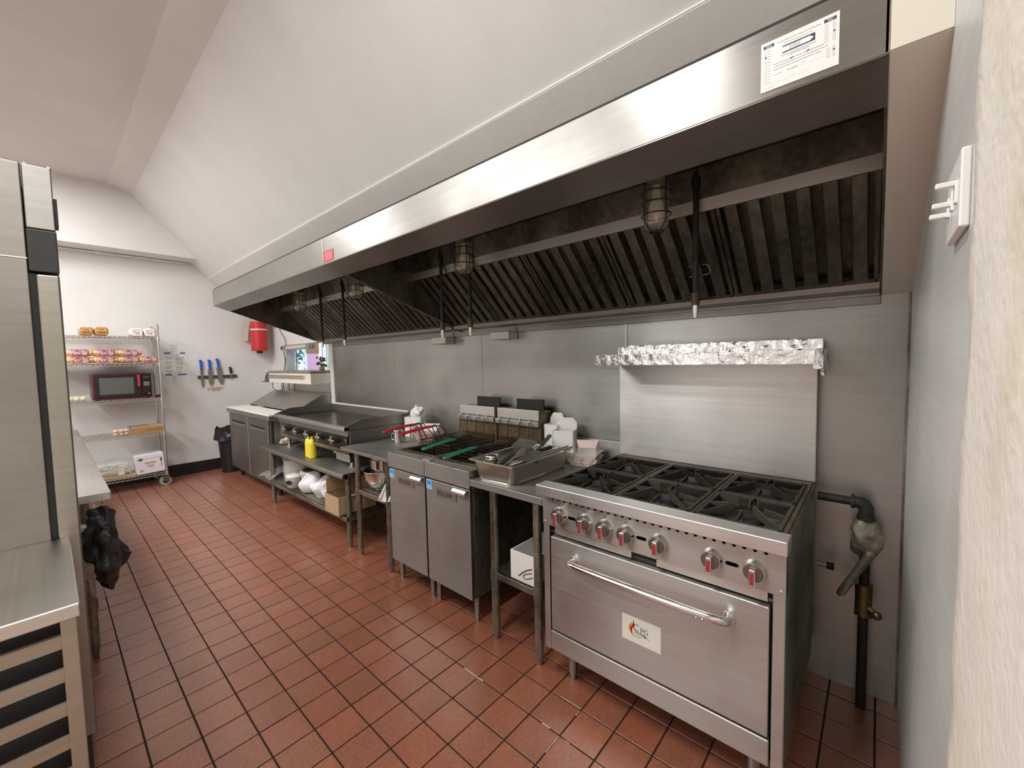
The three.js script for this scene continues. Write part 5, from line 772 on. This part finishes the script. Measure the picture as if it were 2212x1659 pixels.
  obj('keypad', decalX(X1 + 0.003, 1.13, 1.375, 1.413, 1.495), print(mwp, 0.3), mw, { uv: 1 }); obj('keypad_panel', rbox(X1 - 0.014, X1 + 0.001, 1.118, 1.385, 1.41, 1.498, 0.005), S([0.02, 0.012, 0.014], 0.2), mw);
  for (const z of [1.44, 1.87]) for (const x of [X0 + 0.06, X1 - 0.06]) obj('foot', cyl([x, 1.087, z], [x, 1.102, z], 0.014, 0.014, 12), m.black, mw);
  const br = thing('bread_bag', 'clear bag of pale rolls beside the microwave', 'bread', [X1 - 0.1, 1.087, 2.02]);
  for (let k = 0; k < 4; k++) obj('roll', ball([X1 - 0.09, 1.12, 1.985 + k * 0.05], 0.038, 1.9, 0.75, 0.8, 12), S([0.78, 0.66, 0.40], 0.7), br); obj('clear_bag', crumple(new RoundedBoxGeometry(0.2, 0.075, 0.25, 6, 0.03).translate(X1 - 0.09, 1.126, 2.05), 0.008, 30), m.film, br);
  solo('black_plug', 'small black plug lying on the microwave shelf by the post', 'plug', crumple(new THREE.IcosahedronGeometry(0.024, 3).scale(1, 0.7, 1.3).translate(X1 - 0.05, 1.108, 1.352), 0.006, 40), m.black);
  // fourth shelf
  const rl = thing('roll_bag', 'clear bag of hot dog rolls beside the flat cardboard box', 'bread', [X1 - 0.08, 0.667, 1.70]);
  for (let k = 0; k < 3; k++) for (const q of [0, 1]) obj('roll', ball([X1 - 0.07, 0.688 + q * 0.036, 1.655 + k * 0.045], 0.026, 2.4, 0.75, 0.95, 12), S([0.80, 0.58, 0.34], 0.7), rl); obj('clear_bag', crumple(new RoundedBoxGeometry(0.17, 0.082, 0.17, 6, 0.03).translate(X1 - 0.075, 0.710, 1.70), 0.006, 30), m.film, rl);
  const bx = canvas(512, 128, (c, w, h) => { c.fillStyle = '#a67f52'; c.fillRect(0, 0, w, h); c.fillStyle = '#8d6a42'; c.fillRect(150, 0, 4, h); c.fillStyle = '#5f422a'; c.font = 'italic bold 58px serif'; c.fillText('personal', 238, 84); c.fillStyle = '#c5a070'; c.fillRect(60, 50, 40, 8); });
  const fb = thing('cardboard_box', 'long flat cardboard box with brown lettering on the fourth shelf', 'box', [X1 - 0.12, 0.667, 1.465]); obj('box_body', rbox(X1 - 0.26, X1 - 0.004, 0.668, 0.748, 1.325, 1.615, 0.003), m.cardboard, fb); obj('box_print', decalX(X1 - 0.0032, 0.670, 0.746, 1.327, 1.613), print(bx, 0.8), fb, { uv: 1 }); obj('flap', box(X1 - 0.25, X1 - 0.03, 0.748, 0.752, 1.45, 1.63).rotateX(0), S([0.30, 0.20, 0.12], 0.8), fb);
  // bottom shelf
  const fk = canvas(640, 480, (c, w, h) => { c.fillStyle = '#dfdae0'; c.fillRect(0, 0, w, h); c.fillStyle = '#4b4a58'; c.fillRect(0, 92, w, 8); c.beginPath(); c.ellipse(110, 100, 52, 36, 0, 0, 7); c.fill(); c.fillStyle = '#c5c3cc'; c.font = 'bold 22px sans-serif'; c.fillText('choice', 76, 108); c.fillStyle = '#b8b048'; c.fillRect(190, 190, 270, 40); c.fillStyle = '#5d5a30'; c.font = 'bold 32px sans-serif'; c.fillText('HEAVY WEIGHT', 198, 222); c.fillStyle = '#3c3a44'; c.font = 'bold 48px sans-serif'; c.fillText('PLASTIC', 230, 288); c.fillText('FORKS', 255, 336); c.fillRect(70, 370, 86, 10); c.fillRect(70, 392, 70, 10); c.fillRect(70, 414, 86, 10); c.fillStyle = '#2b2933'; c.fillRect(570, 190, 16, 160); c.beginPath(); c.ellipse(578, 170, 24, 40, 0, 0, 7); c.fill(); for (const x of [558, 574, 590]) c.fillRect(x, 110, 7, 50); });
  const fx = thing('fork_box', 'white carton of plastic forks on the bottom wire shelf', 'box', [X1 - 0.12, 0.167, 1.45]); obj('box_body', rbox(X1 - 0.24, X1 - 0.004, 0.172, 0.395, 1.335, 1.595, 0.002), S([0.76, 0.74, 0.77], 0.6), fx); obj('box_print', decalX(X1 - 0.0032, 0.174, 0.393, 1.337, 1.593), print(fk, 0.6), fx, { uv: 1 }); fx.rotation.x = 0.045; fx.position.y += 0.012;
  const sb = thing('supply_bag', 'clear bag of plastic cutlery on a tan carton, bottom shelf', 'bag', [X1 - 0.15, 0.167, 1.85]);
  obj('carton_tray', [rbox(X1 - 0.3, X1 - 0.01, 0.168, 0.20, 1.60, 2.1, 0.003)], m.cardboard, sb, { label: 'tan carton lid' });
  const forks = []; for (let k = 0; k < 46; k++) forks.push(rbox(-0.07, 0.07, -0.002, 0.002, -0.006, 0.006, 0.001, 1).rotateY(rr(0, 3.1)).rotateZ(rr(-0.6, 0.6)).translate(X1 - 0.14 + rr(-0.06, 0.06), rr(0.22, 0.32), rr(1.66, 2.04))); obj('cutlery', forks, S([0.72, 0.72, 0.58], 0.4), sb, { kind: 'stuff' });
  obj('clear_bag', crumple(new RoundedBoxGeometry(0.26, 0.17, 0.46, 8, 0.06).translate(X1 - 0.15, 0.29, 1.85), 0.022, 14), m.film, sb); obj('label_card', rbox(X1 - 0.03, X1 - 0.027, 0.21, 0.30, 1.70, 1.755, 0.001), S([0.72, 0.78, 0.68], 0.6), sb);
}
// ---------------------------------------------------------------- refrigerator and tables on the near side of the aisle
{
  const x1 = -0.97, x0 = -1.74, t = thing('upright_refrigerator', 'tall stainless refrigerator seen from its side at the aisle', 'refrigerator', [-1.36, 0, 2.6]);
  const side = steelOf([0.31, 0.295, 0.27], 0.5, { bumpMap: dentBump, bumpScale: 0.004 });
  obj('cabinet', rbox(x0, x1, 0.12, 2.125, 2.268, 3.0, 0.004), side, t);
  obj('seam_line', rbox(x1 - 0.001, x1 + 0.0015, 1.820, 1.8235, 2.268, 3.0, 0.0005), m.steelBright, t);
  obj('gasket', box(x0 + 0.02, x1 - 0.006, 0.15, 1.776, 2.252, 2.269), m.rubber, t);
  obj('door', rbox(x0, x1, 0.15, 1.774, 2.2, 2.254, 0.006, 3), steelOf([0.42, 0.40, 0.36], 0.45), t);
  obj('top_panel', rbox(x0, x1, 1.921, 2.125, 2.2, 2.266, 0.004), m.steelDull, t);
  obj('hinge_cover', rbox(x0, x1 + 0.002, 1.782, 1.919, 2.199, 2.267, 0.004), S([0.035, 0.037, 0.04], 0.4), t, { label: 'black hinge cover band' });
  obj('hinge', rbox(x1 - 0.05, x1 - 0.005, 1.935, 2.03, 2.192, 2.2, 0.002), m.black, t);
  obj('screw', ball([x1 - 0.01, 2.128, 2.203], 0.006), m.chrome, t); obj('screw', ball([x1 - 0.01, 2.128, 2.255], 0.005), m.chrome, t);
  obj('door_handle', [rbox(x0 + 0.25, x0 + 0.29, 0.68, 0.78, 2.165, 2.2, 0.008)], m.steelDull, t);
  for (const [x, z] of [[x0 + 0.06, 2.3], [x1 - 0.06, 2.3], [x0 + 0.06, 2.93], [x1 - 0.06, 2.93]]) obj('leg', cyl([x, 0, z], [x, 0.122, z], 0.018, 0.024, 12), m.steelDull, t);
  obj('kick_plate', box(x0 + 0.01, x1 - 0.002, 0.01, 0.148, 2.215, 2.235), S([0.10, 0.07, 0.06], 0.5, 0.5), t);
  const b = thing('black_apron', 'black apron bunched on the refrigerator door handle', 'apron', [-1.45, 0.5, 2.14]);
  obj('apron_cloth', crumple(crumple(new THREE.IcosahedronGeometry(1, 14).scale(0.10, 0.165, 0.058).rotateX(0.12).translate(-1.47, 0.665, 2.122), 0.045, 11), 0.014, 38, 2), S([0.016, 0.015, 0.015], 0.45, 0, { bumpMap: wrapBump, bumpScale: 0.003 }), b);
  const l = thing('louvered_base', 'stainless counter unit with louvered side next to the refrigerator', 'cabinet', [-0.66, 0, 2.55]);
  const c0 = -0.965, c1 = -0.355;
  obj('counter_top', [rbox(c0, c1, 0.850, 0.885, 2.227, 2.95, 0.004, 3)], m.steelBright, l);
  obj('cabinet', rbox(c0, c1 - 0.06, 0.10, 0.85, 2.25, 2.95, 0.004), S([0.04, 0.042, 0.045], 0.5, 0.3), l);
  const frame = S([0.52, 0.47, 0.40], 0.5, 0.55, { map: steelCol, roughnessMap: steelRough });
  obj('post', rbox(c1 - 0.05, c1 - 0.008, 0.0, 0.85, 2.234, 2.263, 0.003), frame, l); obj('post', rbox(c1 - 0.05, c1 - 0.008, 0.0, 0.85, 2.90, 2.93, 0.003), frame, l);
  for (const [y0, y1] of [[0.779, 0.813], [0.695, 0.728], [0.609, 0.641], [0.523, 0.556], [0.437, 0.471], [0.352, 0.386], [0.267, 0.300], [0.181, 0.215]]) obj('louver', pX([[2.262, y0], [2.9, y0], [2.9, y1], [2.262, y1]], c1 - 0.024, c1 - 0.012), frame, l);
  // long table further along
  const tb = table('work_table', 'long stainless work table beyond the refrigerator', [-3.2, 0, 2.4], -4.95, -1.765, 2.07, 2.75, 0.842, 0.04, 0.3, [-4.85, -1.80, 2.165, 2.68], 0, { top: m.steelBright });
  const cb = thing('clear_bag', 'clear plastic bag hanging under the work table corner', 'bag', [-1.72, 0.3, 2.1]);
  obj('bag_sheet', crumple(new THREE.SphereGeometry(0.06, 24, 18).scale(0.7, 2.1, 0.8).translate(-1.70, 0.47, 2.125), 0.022, 20), m.film, cb);
  obj('tie', [cyl([-1.70, 0.58, 2.125], [-1.72, 0.80, 2.13], 0.003, 0.003, 6)], m.plastic, cb);
  solo('paper_roll', 'crumpled white paper at the far end of the work table', 'paper', crumple(new THREE.IcosahedronGeometry(0.07, 4).scale(0.9, 0.75, 0.8).translate(-4.6, 0.895, 2.16), 0.02, 20), m.paper);
}
renderer.render(scene, camera);
